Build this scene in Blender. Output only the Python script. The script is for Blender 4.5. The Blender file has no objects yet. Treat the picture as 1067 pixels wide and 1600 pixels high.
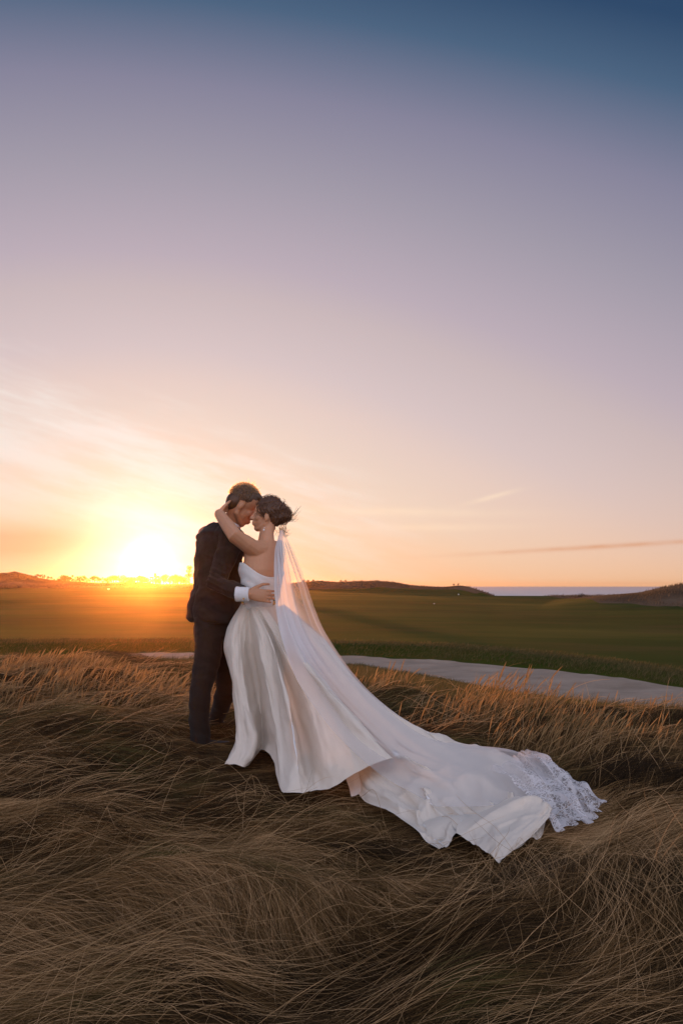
import bpy, bmesh, math, random
import numpy as np
from mathutils import Vector, Matrix

# ------------------------------------------------------------------ camera, sky, sun, exposure
S = bpy.context.scene
COL = S.collection
rng = np.random.default_rng(7)
random.seed(7)
R = math.radians
F = 1556.0            # focal length of the photograph in its own pixels
HY = 914.0            # its horizon row
CZ = 1.08             # eye height above the ground the couple stands on

cam_d = bpy.data.cameras.new('camera')
cam = bpy.data.objects.new('camera', cam_d)
COL.objects.link(cam)
cam.location = (0, 0, CZ)
cam.rotation_euler = (R(90), 0, 0)
cam_d.sensor_fit = 'VERTICAL'
cam_d.sensor_height = 36.0
cam_d.lens = 36.0 * F / 1600.0
cam_d.shift_y = (HY - 800.0) / 1600.0
cam_d.clip_start = 0.05
cam_d.clip_end = 20000
S.camera = cam

SUN_EL, SUN_AZ = R(1.27), math.atan((232 - 533.5) / F)
SUN = Vector((math.sin(SUN_AZ) * math.cos(SUN_EL), math.cos(SUN_AZ) * math.cos(SUN_EL), math.sin(SUN_EL)))

S.view_settings.view_transform = 'Standard'
S.view_settings.look = 'None'
S.view_settings.exposure = 0.0
S.view_settings.gamma = 1.0
S.view_settings.use_curve_mapping = False
S.render.engine = 'CYCLES'
S.cycles.use_denoising = True
S.cycles.max_bounces = 6
S.cycles.diffuse_bounces = 3
S.cycles.glossy_bounces = 2
S.cycles.transmission_bounces = 4
S.cycles.transparent_max_bounces = 24
S.cycles.volume_bounces = 0
S.cycles_curves.shape = 'RIBBONS'


def lin(c):
    return tuple((v / 255 / 12.92 if v / 255 <= 0.04045 else ((v / 255 + 0.055) / 1.055) ** 2.4) for v in c)


class NT:
    """small helper for node trees"""
    def __init__(self, nt):
        self.nt = nt
        nt.nodes.clear()

    def n(self, kind, **kw):
        nd = self.nt.nodes.new(kind)
        for k, v in kw.items():
            setattr(nd, k, v)
        return nd

    def l(self, a, b):
        self.nt.links.new(a, b)

    def m(self, op, a, b=None, c=None, clamp=False):
        nd = self.n('ShaderNodeMath', operation=op)
        nd.use_clamp = clamp
        for i, v in enumerate((a, b, c)):
            if v is None:
                continue
            if isinstance(v, (int, float)):
                nd.inputs[i].default_value = v
            else:
                self.l(v, nd.inputs[i])
        return nd.outputs[0]

    def mix(self, f, a, b, blend='MIX'):
        nd = self.n('ShaderNodeMix', data_type='RGBA', blend_type=blend)
        for i, v in ((0, f), (6, a), (7, b)):
            if isinstance(v, (int, float)):
                nd.inputs[i].default_value = v
            elif isinstance(v, tuple):
                nd.inputs[i].default_value = (*v[:3], 1)
            else:
                self.l(v, nd.inputs[i])
        return nd.outputs[2]

    def ramp(self, f, stops, interp='LINEAR'):
        nd = self.n('ShaderNodeValToRGB')
        cr = nd.color_ramp
        cr.interpolation = interp
        while len(cr.elements) < len(stops):
            cr.elements.new(0.5)
        for e, (p, c) in zip(cr.elements, stops):
            e.position = p
            e.color = (*c[:3], 1)
        self.l(f, nd.inputs[0])
        return nd.outputs[0]

    def smooth(self, x, a, b):
        nd = self.n('ShaderNodeMapRange', interpolation_type='SMOOTHSTEP')
        self.l(x, nd.inputs[0])
        nd.inputs[1].default_value = a
        nd.inputs[2].default_value = b
        return nd.outputs[0]

    def noise(self, vec, scale, detail=4, rough=0.55, dim='3D'):
        nd = self.n('ShaderNodeTexNoise', noise_dimensions=dim)
        nd.inputs['Scale'].default_value = scale
        nd.inputs['Detail'].default_value = detail
        nd.inputs['Roughness'].default_value = rough
        if vec is not None:
            self.l(vec, nd.inputs['Vector'])
        return nd.outputs[0]


W = bpy.data.worlds.new('World')
S.world = W
W.use_nodes = True
T = NT(W.node_tree)
tc = T.n('ShaderNodeTexCoord')
sep = T.n('ShaderNodeSeparateXYZ')
T.l(tc.outputs['Generated'], sep.inputs[0])
dx, dy, dz = sep.outputs
DEG = 180 / math.pi
el = T.m('MULTIPLY', T.m('ARCSINE', dz), DEG)                      # elevation in degrees
az = T.m('MULTIPLY', T.m('ARCTAN2', dx, dy), DEG)                  # azimuth from the view axis
dot = T.n('ShaderNodeVectorMath', operation='DOT_PRODUCT')
T.l(tc.outputs['Generated'], dot.inputs[0])
dot.inputs[1].default_value = SUN
ang = T.m('MULTIPLY', T.m('ARCCOSINE', T.m('MINIMUM', dot.outputs['Value'], 0.9999999)), DEG)
elp = T.m('MAXIMUM', el, 0.0)
p = T.m('ADD', T.m('MULTIPLY', elp, 0.6), T.m('MULTIPLY', T.m('MINIMUM', ang, 45), 0.36))
front = T.ramp(T.m('DIVIDE', p, 50.0, clamp=True), [(q / 50, lin(c)) for q, c in (
    (0.0, (238, 208, 180)), (5.0, (238, 213, 190)), (8.0, (229, 214, 206)), (10.5, (223, 204, 201)), (12.3, (211, 195, 199)), (15.2, (199, 183, 188)),
    (17.0, (186, 172, 185)), (21.2, (160, 153, 169)), (25.0, (133, 131, 155)), (28.6, (72, 98, 128)), (31.2, (40, 70, 105)), (37.0, (30, 60, 95)))])
# warm band hugging the horizon
warm = T.m('POWER', 2.718, T.m('MULTIPLY', elp, -0.30))
front = T.mix(T.m('MULTIPLY', warm, 0.80), front, lin((242, 190, 138)))
# the eastern half, brightened behind the camera as added fill for the gown
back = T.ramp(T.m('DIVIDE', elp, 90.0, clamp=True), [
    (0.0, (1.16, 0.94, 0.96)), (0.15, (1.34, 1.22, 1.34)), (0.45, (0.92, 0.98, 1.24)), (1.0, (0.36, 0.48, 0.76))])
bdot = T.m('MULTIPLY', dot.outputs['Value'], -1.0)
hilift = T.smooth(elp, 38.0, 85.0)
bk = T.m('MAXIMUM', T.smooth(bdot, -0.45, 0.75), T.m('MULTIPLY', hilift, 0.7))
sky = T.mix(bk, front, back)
# cirrus bank on the left, its upper edge slanting down to the right
cvec = T.n('ShaderNodeCombineXYZ')
T.l(T.m('MULTIPLY', az, 0.10), cvec.inputs[0])
T.l(T.m('MULTIPLY', T.m('ADD', el, T.m('MULTIPLY', az, 0.26)), 0.55), cvec.inputs[1])
cn = T.noise(cvec.outputs[0], 1.3, 6, 0.6)
edge = T.m('SUBTRACT', T.m('SUBTRACT', 5.6, T.m('MULTIPLY', az, 0.30)), el)   # degrees below the bank's edge
edge = T.m('ADD', edge, T.m('MULTIPLY', T.m('SUBTRACT', cn, 0.5), 6.5))
bank = T.m('MULTIPLY', T.smooth(edge, -2.2, 2.6), T.smooth(edge, 15.0, 1.5))
bank = T.m('MULTIPLY', T.m('MULTIPLY', bank, T.smooth(az, 9.0, -6.0)), T.smooth(az, -75.0, -25.0))
bank = T.m('MULTIPLY', bank, T.smooth(dy, 0.2, 0.6))
bank = T.m('MULTIPLY', bank, T.m('ADD', 0.30, T.m('MULTIPLY', T.smooth(cn, 0.36, 0.66), 0.70)))
sky = T.mix(T.m('MULTIPLY', bank, 0.85), sky, lin((240, 235, 232)))
# peach cloud low on the left
def blob_mask(az0, el0, sa, se, tilt=0.0):
    a = T.m('SUBTRACT', az, az0)
    e = T.m('SUBTRACT', T.m('SUBTRACT', el, el0), T.m('MULTIPLY', a, tilt))
    q = T.m('ADD', T.m('POWER', T.m('DIVIDE', a, sa), 2.0), T.m('POWER', T.m('DIVIDE', e, se), 2.0))
    return T.m('POWER', 2.718, T.m('MULTIPLY', q, -1.0))
pc = T.m('MULTIPLY', blob_mask(-18.0, 2.3, 6.0, 0.95, 0.03), T.m('ADD', 0.45, T.m('MULTIPLY', cn, 0.9)))
sky = T.mix(T.m('MINIMUM', T.m('MULTIPLY', pc, 1.25), 0.92), sky, lin((226, 176, 148)))
wv = T.n('ShaderNodeCombineXYZ')
T.l(T.m('MULTIPLY', az, 0.5), wv.inputs[0])
T.l(T.m('MULTIPLY', el, 2.0), wv.inputs[1])
wn = T.noise(wv.outputs[0], 1.0, 5, 0.6)
for (a0, e0, sa, se, tl, k) in ((15.0, 2.15, 7.0, 0.13, 0.052, 0.8), (3.0, 4.2, 6.0, 0.25, -0.02, 0.4), (8.6, 5.0, 1.3, 0.14, 0.25, 0.5), (5.5, 3.3, 4.0, 0.2, 0.0, 0.35)):
    mk = T.m('MULTIPLY', blob_mask(a0, e0, sa, se, tl), T.m('MULTIPLY', wn, 1.7 * k))
    sky = T.mix(T.m('MINIMUM', mk, 0.8), sky, lin((214, 158, 128)) if k == 0.8 else lin((255, 232, 205)))
# sky colour dimmed low round the sun, offsetting the glow the haze adds
low_dim = T.m('MULTIPLY', T.m('POWER', 2.718, T.m('MULTIPLY', T.m('POWER', T.m('DIVIDE', ang, 13.0), 2.0), -1.0)), T.m('POWER', 2.718, T.m('DIVIDE', elp, -4.0)))
sky = T.mix(T.m('MULTIPLY', low_dim, 0.40), sky, lin((222, 166, 124)))
# aureole of the low sun
g1 = T.m('MULTIPLY', T.m('POWER', 2.718, T.m('MULTIPLY', T.m('POWER', T.m('DIVIDE', ang, 0.85), 2.0), -1.0)), 1.8)
g2 = T.m('MULTIPLY', T.m('POWER', 2.718, T.m('DIVIDE', ang, -2.0)), 0.12)
g3 = T.m('MULTIPLY', T.m('POWER', 2.718, T.m('DIVIDE', ang, -7.0)), 0.02)
def addglow(c, g, col):
    v = T.n('ShaderNodeVectorMath', operation='SCALE')
    v.inputs[0].default_value = col
    T.l(g, v.inputs['Scale'])
    a = T.n('ShaderNodeVectorMath', operation='ADD')
    T.l(c, a.inputs[0]); T.l(v.outputs[0], a.inputs[1])
    return a.outputs[0]
sky = addglow(sky, g1, (1.0, 0.97, 0.90))
g1b = T.m('MULTIPLY', T.m('POWER', 2.718, T.m('MULTIPLY', T.m('POWER', T.m('DIVIDE', ang, 3.6), 2.0), -1.0)), 0.50)
sky = addglow(sky, g1b, (0.62, 0.82, 1.0))
sky = addglow(sky, g2, (1.0, 0.88, 0.74))
sky = addglow(sky, g3, (1.0, 0.84, 0.66))
# below the horizon: dim earth
sky = T.mix(T.smooth(el, -0.2, -2.0), sky, (0.10, 0.075, 0.05))
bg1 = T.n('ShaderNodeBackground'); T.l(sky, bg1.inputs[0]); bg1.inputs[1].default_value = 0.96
nis = T.n('ShaderNodeTexSky', sky_type='NISHITA', sun_disc=False, sun_elevation=SUN_EL, sun_rotation=SUN_AZ)
bg2 = T.n('ShaderNodeBackground'); T.l(nis.outputs[0], bg2.inputs[0]); bg2.inputs[1].default_value = 0.012
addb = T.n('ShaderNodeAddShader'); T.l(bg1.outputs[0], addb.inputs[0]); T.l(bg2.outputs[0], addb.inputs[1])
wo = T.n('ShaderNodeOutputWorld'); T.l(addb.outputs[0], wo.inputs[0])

sun_d = bpy.data.lights.new('sun', 'SUN')
sun_d.energy = 5.0
sun_d.angle = R(0.53)
sun_d.color = (1.0, 0.36, 0.07)
sun = bpy.data.objects.new('sun', sun_d)
COL.objects.link(sun)
sun.rotation_euler = SUN.to_track_quat('Z', 'Y').to_euler()
sun.location = SUN * 50

HAZE_DENSITY, HAZE_G = 0.00012, 0.95

# ------------------------------------------------------------------ helpers
def P(px, py, Y):
    """point at distance Y seen at this spot of the photograph"""
    return Vector(((px - 533.5) * Y / F, Y, CZ - (py - HY) * Y / F))


def prop(o, label=None, cat=None, group=None, kind=None):
    for k, v in (('label', label), ('category', cat), ('group', group), ('kind', kind)):
        if v:
            o[k] = v
    return o


def link(name, me, mat=None, parent=None):
    o = bpy.data.objects.new(name, me)
    COL.objects.link(o)
    if mat:
        me.materials.clear()
        me.materials.append(mat)
    if parent:
        o.parent = parent
    return o


def empty(name, loc=(0, 0, 0)):
    o = bpy.data.objects.new(name, None)
    COL.objects.link(o)
    o.location = loc
    o.empty_display_size = 0.1
    return o


def mesh_np(name, v, f, smooth=True):
    me = bpy.data.meshes.new(name)
    me.from_pydata([tuple(map(float, q)) for q in v], [], [tuple(map(int, q)) for q in f])
    if smooth:
        me.polygons.foreach_set('use_smooth', [True] * len(me.polygons))
    me.update()
    return me


def mat(name, color, rough=0.8, **kw):
    m = bpy.data.materials.new(name)
    m.use_nodes = True
    t = NT(m.node_tree)
    b = t.n('ShaderNodeBsdfPrincipled')
    b.inputs['Roughness'].default_value = rough
    o = t.n('ShaderNodeOutputMaterial')
    t.l(b.outputs[0], o.inputs[0])
    b.inputs['Base Color'].default_value = (*color, 1)
    for k, v in kw.items():
        b.inputs[k].default_value = v
    return m, t, b, o


GRIDS = {}
def vnoise(x, y, seed=0):
    """smooth value noise, -1..1"""
    if seed not in GRIDS:
        GRIDS[seed] = np.random.default_rng(1000 + seed).uniform(-1, 1, (256, 256))
    g = GRIDS[seed]
    x = np.asarray(x, float); y = np.asarray(y, float)
    xi = np.floor(x).astype(int); yi = np.floor(y).astype(int)
    fx = x - xi; fy = y - yi
    fx = fx * fx * fx * (fx * (fx * 6 - 15) + 10); fy = fy * fy * fy * (fy * (fy * 6 - 15) + 10)
    a = g[xi & 255, yi & 255]; b = g[(xi + 1) & 255, yi & 255]
    c = g[xi & 255, (yi + 1) & 255]; d = g[(xi + 1) & 255, (yi + 1) & 255]
    return (a * (1 - fx) + b * fx) * (1 - fy) + (c * (1 - fx) + d * fx) * fy


def sst(a, b, x):
    t = np.clip((x - a) / (b - a), 0, 1)
    return t * t * (3 - 2 * t)


# ------------------------------------------------------------------ terrain
def s_of(px):
    return (np.asarray(px, float) - 533.5) / F

def interp_px(s, pts):
    k = np.array(pts, float)
    return np.interp(s, s_of(k[:, 0]), k[:, 1])

def edge_mound(s):
    return interp_px(s, [(-300, 15), (0, 13.5), (300, 12.5), (533, 10.3), (600, 9.5), (700, 8.6), (850, 8.0), (1067, 7.6), (1400, 7.2)])
def bunker_near(s):
    return interp_px(s, [(-400, 36), (60, 35.6), (130, 34.8), (290, 34.0), (560, 32.6), (700, 27.2), (800, 24.0), (940, 21.4), (1067, 20.0), (1500, 17.5)])
def bunker_far(s):
    return interp_px(s, [(-400, 36.4), (60, 36.0), (130, 36.0), (290, 36.2), (570, 34.6), (700, 33.3), (850, 30.2), (1000, 26.6), (1067, 24.7), (1500, 20.0)])
def lip_z(s):
    return interp_px(s, [(-400, -1.15), (533, -1.08), (700, -1.10), (900, -1.22), (1067, -1.34), (1500, -1.4)])
ZB = -1.54

def near_relief(x, y):
    h = 0.075 * vnoise(x / 1.5 + 3.1, y / 1.1 + 1.7, 1) + 0.095 * vnoise(x / 0.62, y / 0.5 + 9.2, 2) + 0.025 * vnoise(x / 0.27, y / 0.22, 3)
    calm = np.exp(-(((x + 0.45) / 1.1) ** 2 + ((y - 6.4) / 0.8) ** 2))          # trodden where the couple stands
    return h * (1 - 0.85 * calm)

def ground(x, y, relief=True):
    x = np.asarray(x, float); y = np.asarray(y, float)
    r = np.hypot(x, y)
    yy = np.maximum(y, 0.5)
    s = np.clip(x / yy, -1.6, 1.6)
    s = np.where(y < 0.5, np.clip(x / 0.5, -1.6, 1.6), s)
    d = np.where(y > 0.5, y, 0.5)
    z = np.where(d < 6.6, -0.075 * (6.6 - d), 0.0)
    z = z - 0.02 * sst(6.5, 10, d) * sst(0.0, 0.3, s)
    ye, yn, yf = edge_mound(s), bunker_near(s), bunker_far(s)
    t = np.clip((d - ye) / (yn - ye), 0, 1)
    bank = t * 0.75 + 0.25 * t * t * (3 - 2 * t)
    z = z + (ZB - 0.0) * bank
    zr = near_relief(x, y) * (1 - 0.75 * sst(ye - 1, ye + 3, d)) if relief else 0
    inb = sst(yn - 0.3, yn + 0.5, d)
    z = z + zr * (1 - inb)
    z = z + 0.07 * inb * (1 - sst(yf - 0.5, yf + 0.3, d)) * (vnoise(x / 2.4, y / 1.7, 8) + 0.5 * vnoise(x / 0.9, y / 0.7, 9))
    # bank behind the bunker and the fairway beyond
    lz = lip_z(s)
    lip = sst(yf - 0.2, yf + 1.9, d)
    z = z + (lz - ZB) * lip
    crest_d = 150.0
    u = np.clip((d - yf - 1.9) / (crest_d - yf - 1.9), 0, 1)
    zc = interp_px(s, [(-400, 0.30), (0, 0.20), (400, 0.0), (480, -0.1), (770, -0.56), (930, -0.58), (1067, -0.42), (1500, 0.1)])
    z = z + (zc - lz) * (1 - (1 - u) ** 1.35) * (d > yf)
    und = 0.10 * vnoise(x / 17.0, y / 24.0, 5) + 0.16 * vnoise(x / 41.0 + 4, y / 60.0, 6)
    z = z + und * sst(yf + 1, yf + 25, d) * (1 - sst(80, 140, d))
    # land beyond
    land = 1 - sst(s_of(690), s_of(790), s)
    z = z - 9.0 * sst(152, 240, d) * (1 - land)
    def ridge(z, pts, Yr, w0, w1, amp=0.0, sc=8.0, sd=0):
        k = np.array(pts, float)
        top = CZ + (HY - np.interp(s, s_of(k[:, 0]), k[:, 1])) * Yr / F
        wgt = np.where(d < Yr, np.exp(-((d - Yr) / w0) ** 2), np.exp(-((d - Yr) / w1) ** 2))
        n = amp * (vnoise(x / sc, y / (sc * 1.6), 20 + sd) + 0.5 * vnoise(x / sc * 2.3, y / sc * 1.7, 21 + sd))
        return z + np.maximum(top - z, 0) * wgt + n * wgt * (top > z + 0.3)
    z = ridge(z, [(-400, 900), (0, 897), (12, 896), (24, 893), (40, 897), (60, 903), (100, 909), (160, 912), (300, 913), (420, 914), (520, 925), (600, 960)], 320, 55, 120, 0.5, 14, 0)
    z = ridge(z, [(330, 940), (420, 914), (478, 910), (500, 908), (530, 910), (560, 909), (592, 908), (622, 911), (652, 915.5), (700, 918), (712, 916.5), (724, 917), (745, 922), (768, 929), (800, 945)], 245, 34, 60, 0.24, 10, 2)
    z = ridge(z, [(560, 985), (880, 938), (935, 931.5), (960, 929.5), (1000, 926), (1030, 919), (1067, 912.5), (1160, 904), (1400, 899)], 105, 17, 30, 0.05, 5, 4)
    z = z - 14.0 * sst(520, 900, r)
    return z

def edge_dunes(s):
    return interp_px(s, [(-400, 200), (0, 215), (200, 240), (420, 240), (480, 200), (560, 205), (700, 225), (770, 235), (860, 145), (900, 110), (935, 92), (1000, 84), (1067, 78), (1400, 60)])


angs = np.concatenate([np.arange(-180, -50, 5.0), np.arange(-50, -26, 0.8), np.arange(-26, 26, 0.16), np.arange(26, 50, 0.8), np.arange(50, 180, 5.0)])
AR = np.radians(angs)
SS = np.where(np.abs(AR) < R(57.9), np.tan(np.clip(AR, -R(57.9), R(57.9))), np.sign(AR) * 1.6)
CC = np.where(np.abs(AR) < R(57.9), np.cos(AR), math.cos(R(57.9)))
w = lambda sc, amp, sd: amp * (vnoise(SS * sc, SS * 0 + 0.5, sd) + 0.6 * vnoise(SS * sc * 2.7, SS * 0 + 3.5, sd) + 0.4 * vnoise(SS * sc * 7.1, SS * 0 + 6.5, sd))
b_m = edge_mound(SS) + w(22, 0.5, 31)
b_n = bunker_near(SS) + w(16, 0.30, 32)
b_f = np.maximum(bunker_far(SS) + 0.35 + w(14, 0.16, 33), b_n + 0.05)
b_d = edge_dunes(SS) * (1 + w(20, 0.03, 34))
segs = [(np.full_like(b_m, 0.02), np.full_like(b_m, 1.2), 4, False), (np.full_like(b_m, 1.2), b_m, 190, True), (b_m, b_n, 70, True), (b_n, b_f, 40, False),
        (b_f, b_f + 2.2, 14, False), (b_f + 2.2, b_d, 120, True), (b_d, np.full_like(b_m, 900.0), 90, True)]
cols, rowzone = [], []
for k, (lo, hi, n, geo) in enumerate(segs):
    tt = np.linspace(0, 1, n, endpoint=False)
    for t in tt:
        cols.append(lo * (hi / lo) ** t if geo else lo + (hi - lo) * t)
        rowzone.append((0, 0, 1, 2, 3, 3, 4)[k])
cols.append(np.full_like(b_m, 900.0))
DD = np.stack(cols, 1)
RR = DD / CC[:, None]
GX, GY = RR * np.sin(AR)[:, None], RR * np.cos(AR)[:, None]
GZ = ground(GX, GY)
nA, nR = GX.shape
i, j = np.meshgrid(np.arange(nA), np.arange(nR - 1), indexing='ij')
i2 = (i + 1) % nA
QUADS = np.stack([i * nR + j, i * nR + j + 1, i2 * nR + j + 1, i2 * nR + j], -1).reshape(-1, 4)
QUADS = QUADS[:, ::-1]
Z_IDS = np.broadcast_to(np.array(rowzone)[None, :], (nA, nR - 1)).reshape(-1).copy()
# the sand runs out on the far left
colz = np.broadcast_to(SS[:, None], (nA, nR - 1)).reshape(-1)
Z_IDS[(Z_IDS == 2) & (colz < s_of(125))] = 1
VERTS = np.stack([GX, GY, GZ], -1).reshape(-1, 3)


def submesh(name, ids):
    q = QUADS[ids]
    used, inv = np.unique(q, return_inverse=True)
    v = VERTS[used]
    q = inv.reshape(-1, 4)
    me = bpy.data.meshes.new(name)
    me.vertices.add(len(v)); me.vertices.foreach_set('co', v.reshape(-1).astype(np.float32))
    me.loops.add(q.size); me.loops.foreach_set('vertex_index', q.reshape(-1).astype(np.int32))
    me.polygons.add(len(q)); me.polygons.foreach_set('loop_start', np.arange(0, q.size, 4, dtype=np.int32))
    me.polygons.foreach_set('use_smooth', np.ones(len(q), bool))
    me.update(calc_edges=True); me.validate()
    return me


def ground_mat(name, stops, scale, stretch=(1, 1, 1), bump=0.3, bscale=40, rough=0.95, mid=None):
    m, t, b, o = mat(name, (0.1, 0.1, 0.1), rough)
    b.inputs['Specular IOR Level'].default_value = 0.03
    g = t.n('ShaderNodeNewGeometry')
    mp = t.n('ShaderNodeMapping'); mp.inputs['Scale'].default_value = stretch
    t.l(g.outputs['Position'], mp.inputs[0])
    n1 = t.noise(mp.outputs[0], scale, 8, 0.62)
    c = t.ramp(n1, stops)
    if mid:
        n2 = t.noise(mp.outputs[0], scale * mid[0], 5, 0.6)
        c = t.mix(t.m('MULTIPLY', t.smooth(n2, 0.45, 0.7), mid[2]), c, mid[1])
    t.l(c, b.inputs['Base Color'])
    bp = t.n('ShaderNodeBump'); bp.inputs['Strength'].default_value = bump; bp.inputs['Distance'].default_value = 0.05
    t.l(t.noise(g.outputs['Position'], bscale, 6, 0.7), bp.inputs['Height'])
    t.l(bp.outputs[0], b.inputs['Normal'])
    return m


M_rough = ground_mat('rough_soil', [(0.3, (0.030, 0.022, 0.012)), (0.7, (0.075, 0.052, 0.026))], 3.0)
M_bank = ground_mat('bank_turf', [(0.3, (0.050, 0.048, 0.014)), (0.5, (0.085, 0.070, 0.022)), (0.72, (0.16, 0.105, 0.045))], 1.2, bump=0.8, bscale=25)
M_sand = ground_mat('bunker_sand', [(0.3, (0.27, 0.205, 0.155)), (0.7, (0.39, 0.30, 0.235))], 0.9, bump=0.5, bscale=9)
M_fair = ground_mat('fairway_turf', [(0.34, (0.015, 0.028, 0.003)), (0.5, (0.033, 0.048, 0.006)), (0.64, (0.078, 0.070, 0.012))], 0.10, (0.30, 0.60, 1), bump=0.16, bscale=14,
                    mid=(5.0, (0.075, 0.050, 0.016), 0.5))
M_dune = ground_mat('dune_fescue', [(0.28, (0.040, 0.026, 0.014)), (0.5, (0.085, 0.054, 0.033)), (0.72, (0.16, 0.105, 0.066))], 0.11, (1, 0.5, 2), bump=1.0, bscale=1.2)

for nm, k, m in (('rough_ground', 0, M_rough), ('grassy_bank', 1, M_bank), ('sand_bunker', 2, M_sand), ('fairway', 3, M_fair), ('dunes', 4, M_dune)):
    prop(link(nm, submesh(nm, Z_IDS == k), m), kind='structure',
         label={0: 'rough mound of matted dry grass under the couple', 1: 'short grassy bank falling from the mound to the bunker', 2: 'pale sand bunker curving behind the mound', 3: 'dark green golf fairway behind the bunker', 4: 'brown dunes and rough land along the horizon'}[k])

# sea
nA2 = 160
sr = np.array([60, 150, 400, 1000, 2000, 2800.0])
sa = np.linspace(0, 2 * math.pi, nA2, endpoint=False)
sv = [(r * math.sin(a), r * math.cos(a), -3.2) for r in sr for a in sa]
sf = [(k * nA2 + a, k * nA2 + (a + 1) % nA2, (k + 1) * nA2 + (a + 1) % nA2, (k + 1) * nA2 + a) for k in range(len(sr) - 1) for a in range(nA2)]
M_sea, t, b, o = mat('sea_water', (0.16, 0.20, 0.25), 0.35)
g = t.n('ShaderNodeNewGeometry')
mp = t.n('ShaderNodeMapping'); mp.inputs['Scale'].default_value = (0.02, 0.10, 1)
t.l(g.outputs['Position'], mp.inputs[0])
n = t.noise(mp.outputs[0], 1.0, 7, 0.65)
t.l(t.ramp(n, [(0.35, (0.40, 0.41, 0.42)), (0.6, (0.48, 0.48, 0.48)), (0.74, (0.65, 0.62, 0.6))]), b.inputs['Base Color'])
bp = t.n('ShaderNodeBump'); bp.inputs['Strength'].default_value = 0.6; bp.inputs['Distance'].default_value = 1.0
t.l(n, bp.inputs['Height']); t.l(bp.outputs[0], b.inputs['Normal'])
prop(link('sea', mesh_np('sea', sv, sf), M_sea), kind='structure', label='calm grey blue sea along the right of the horizon')

# haze
M_haze = bpy.data.materials.new('haze_air'); M_haze.use_nodes = True
t = NT(M_haze.node_tree)
pv = t.n('ShaderNodeVolumePrincipled')
pv.inputs['Color'].default_value = (0.95, 0.56, 0.34, 1)
pv.inputs['Density'].default_value = HAZE_DENSITY
pv.inputs['Anisotropy'].default_value = HAZE_G
t.l(pv.outputs[0], t.n('ShaderNodeOutputMaterial').inputs['Volume'])
bm = bmesh.new()
bmesh.ops.create_cube(bm, size=1.0)
ZLO, ZHI = -26.0, 7.6
bmesh.ops.scale(bm, vec=(5800, 5800, ZHI - ZLO), verts=bm.verts)
bmesh.ops.translate(bm, vec=(0, 0, (ZHI + ZLO) / 2), verts=bm.verts)
hz = bpy.data.meshes.new('haze'); bm.to_mesh(hz); bm.free()
prop(link('haze', hz, M_haze), kind='stuff', label='warm evening haze in the low air')

# ------------------------------------------------------------------ far trees and shrubs
M_leaf, t, b, o = mat('tree_foliage', (0.05, 0.05, 0.02), 0.9)
oi = t.n('ShaderNodeObjectInfo')
g = t.n('ShaderNodeNewGeometry')
t.l(t.ramp(t.m('ADD', t.m('MULTIPLY', oi.outputs['Random'], 0.5), t.m('MULTIPLY', g.outputs['Random Per Island'], 0.5)),
           [(0.1, (0.035, 0.032, 0.014)), (0.6, (0.07, 0.055, 0.024)), (1.0, (0.10, 0.075, 0.035))]), b.inputs['Base Color'])
tl = t.n('ShaderNodeBsdfTranslucent'); tl.inputs[0].default_value = (0.12, 0.08, 0.02, 1)
ms = t.n('ShaderNodeMixShader'); ms.inputs[0].default_value = 0.06
t.l(b.outputs[0], ms.inputs[1]); t.l(tl.outputs[0], ms.inputs[2]); t.l(ms.outputs[0], o.inputs[0])
M_bark = mat('tree_bark', (0.07, 0.05, 0.035), 0.9)[0]


def tube_vf(pts, radii, n=8, flat=None, cap=True):
    """tapered tube; radii may be numbers or (a, b) pairs along a fixed side axis `flat`"""
    pts = [Vector(q) for q in pts]
    V, Fc = [], []
    prev = None
    rings = []
    for k, q in enumerate(pts):
        d = (pts[min(k + 1, len(pts) - 1)] - pts[max(k - 1, 0)]).normalized()
        if flat is not None:
            sd = Vector(flat); sd = (sd - d * sd.dot(d)).normalized()
        elif prev is None:
            sd = d.orthogonal().normalized()
        else:
            sd = (prev - d * prev.dot(d)).normalized()
        prev = sd
        u = d.cross(sd)
        r = radii[k] if isinstance(radii[k], tuple) else (radii[k], radii[k])
        rings.append((q, sd, u, r, d))
    def ring(c, sd, u, r, sc):
        base = len(V)
        for a in range(n):
            w = 2 * math.pi * a / n
            V.append(c + sd * (r[0] * sc * math.cos(w)) + u * (r[1] * sc * math.sin(w)))
        return base
    bases = []
    if cap:
        q, sd, u, r, d = rings[0]; rm = min(r)
        for sc, off in ((0.45, 0.88), (0.8, 0.55)):
            bases.append(ring(q - d * rm * off, sd, u, r, sc))
    for (q, sd, u, r, d) in rings:
        bases.append(ring(q, sd, u, r, 1))
    if cap:
        q, sd, u, r, d = rings[-1]; rm = min(r)
        for sc, off in ((0.8, 0.55), (0.45, 0.88)):
            bases.append(ring(q + d * rm * off, sd, u, r, sc))
    for b0, b1 in zip(bases, bases[1:]):
        for a in range(n):
            Fc.append((b0 + a, b0 + (a + 1) % n, b1 + (a + 1) % n, b1 + a))
    Fc.append(tuple(range(bases[0] + n - 1, bases[0] - 1, -1)))
    Fc.append(tuple(range(bases[-1], bases[-1] + n)))
    return V, Fc


def ell_vf(c, r, rot=None, nu=16, nv=10):
    V, Fc = [], []
    c = Vector(c)
    for k in range(nv + 1):
        th = math.pi * k / nv
        for a in range(nu):
            ph = 2 * math.pi * a / nu
            q = Vector((r[0] * math.sin(th) * math.cos(ph), r[1] * math.sin(th) * math.sin(ph), r[2] * math.cos(th)))
            if rot:
                q = rot @ q
            V.append(c + q)
    for k in range(nv):
        for a in range(nu):
            Fc.append((k * nu + a, (k + 1) * nu + a, (k + 1) * nu + (a + 1) % nu, k * nu + (a + 1) % nu))
    return V, Fc


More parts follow.
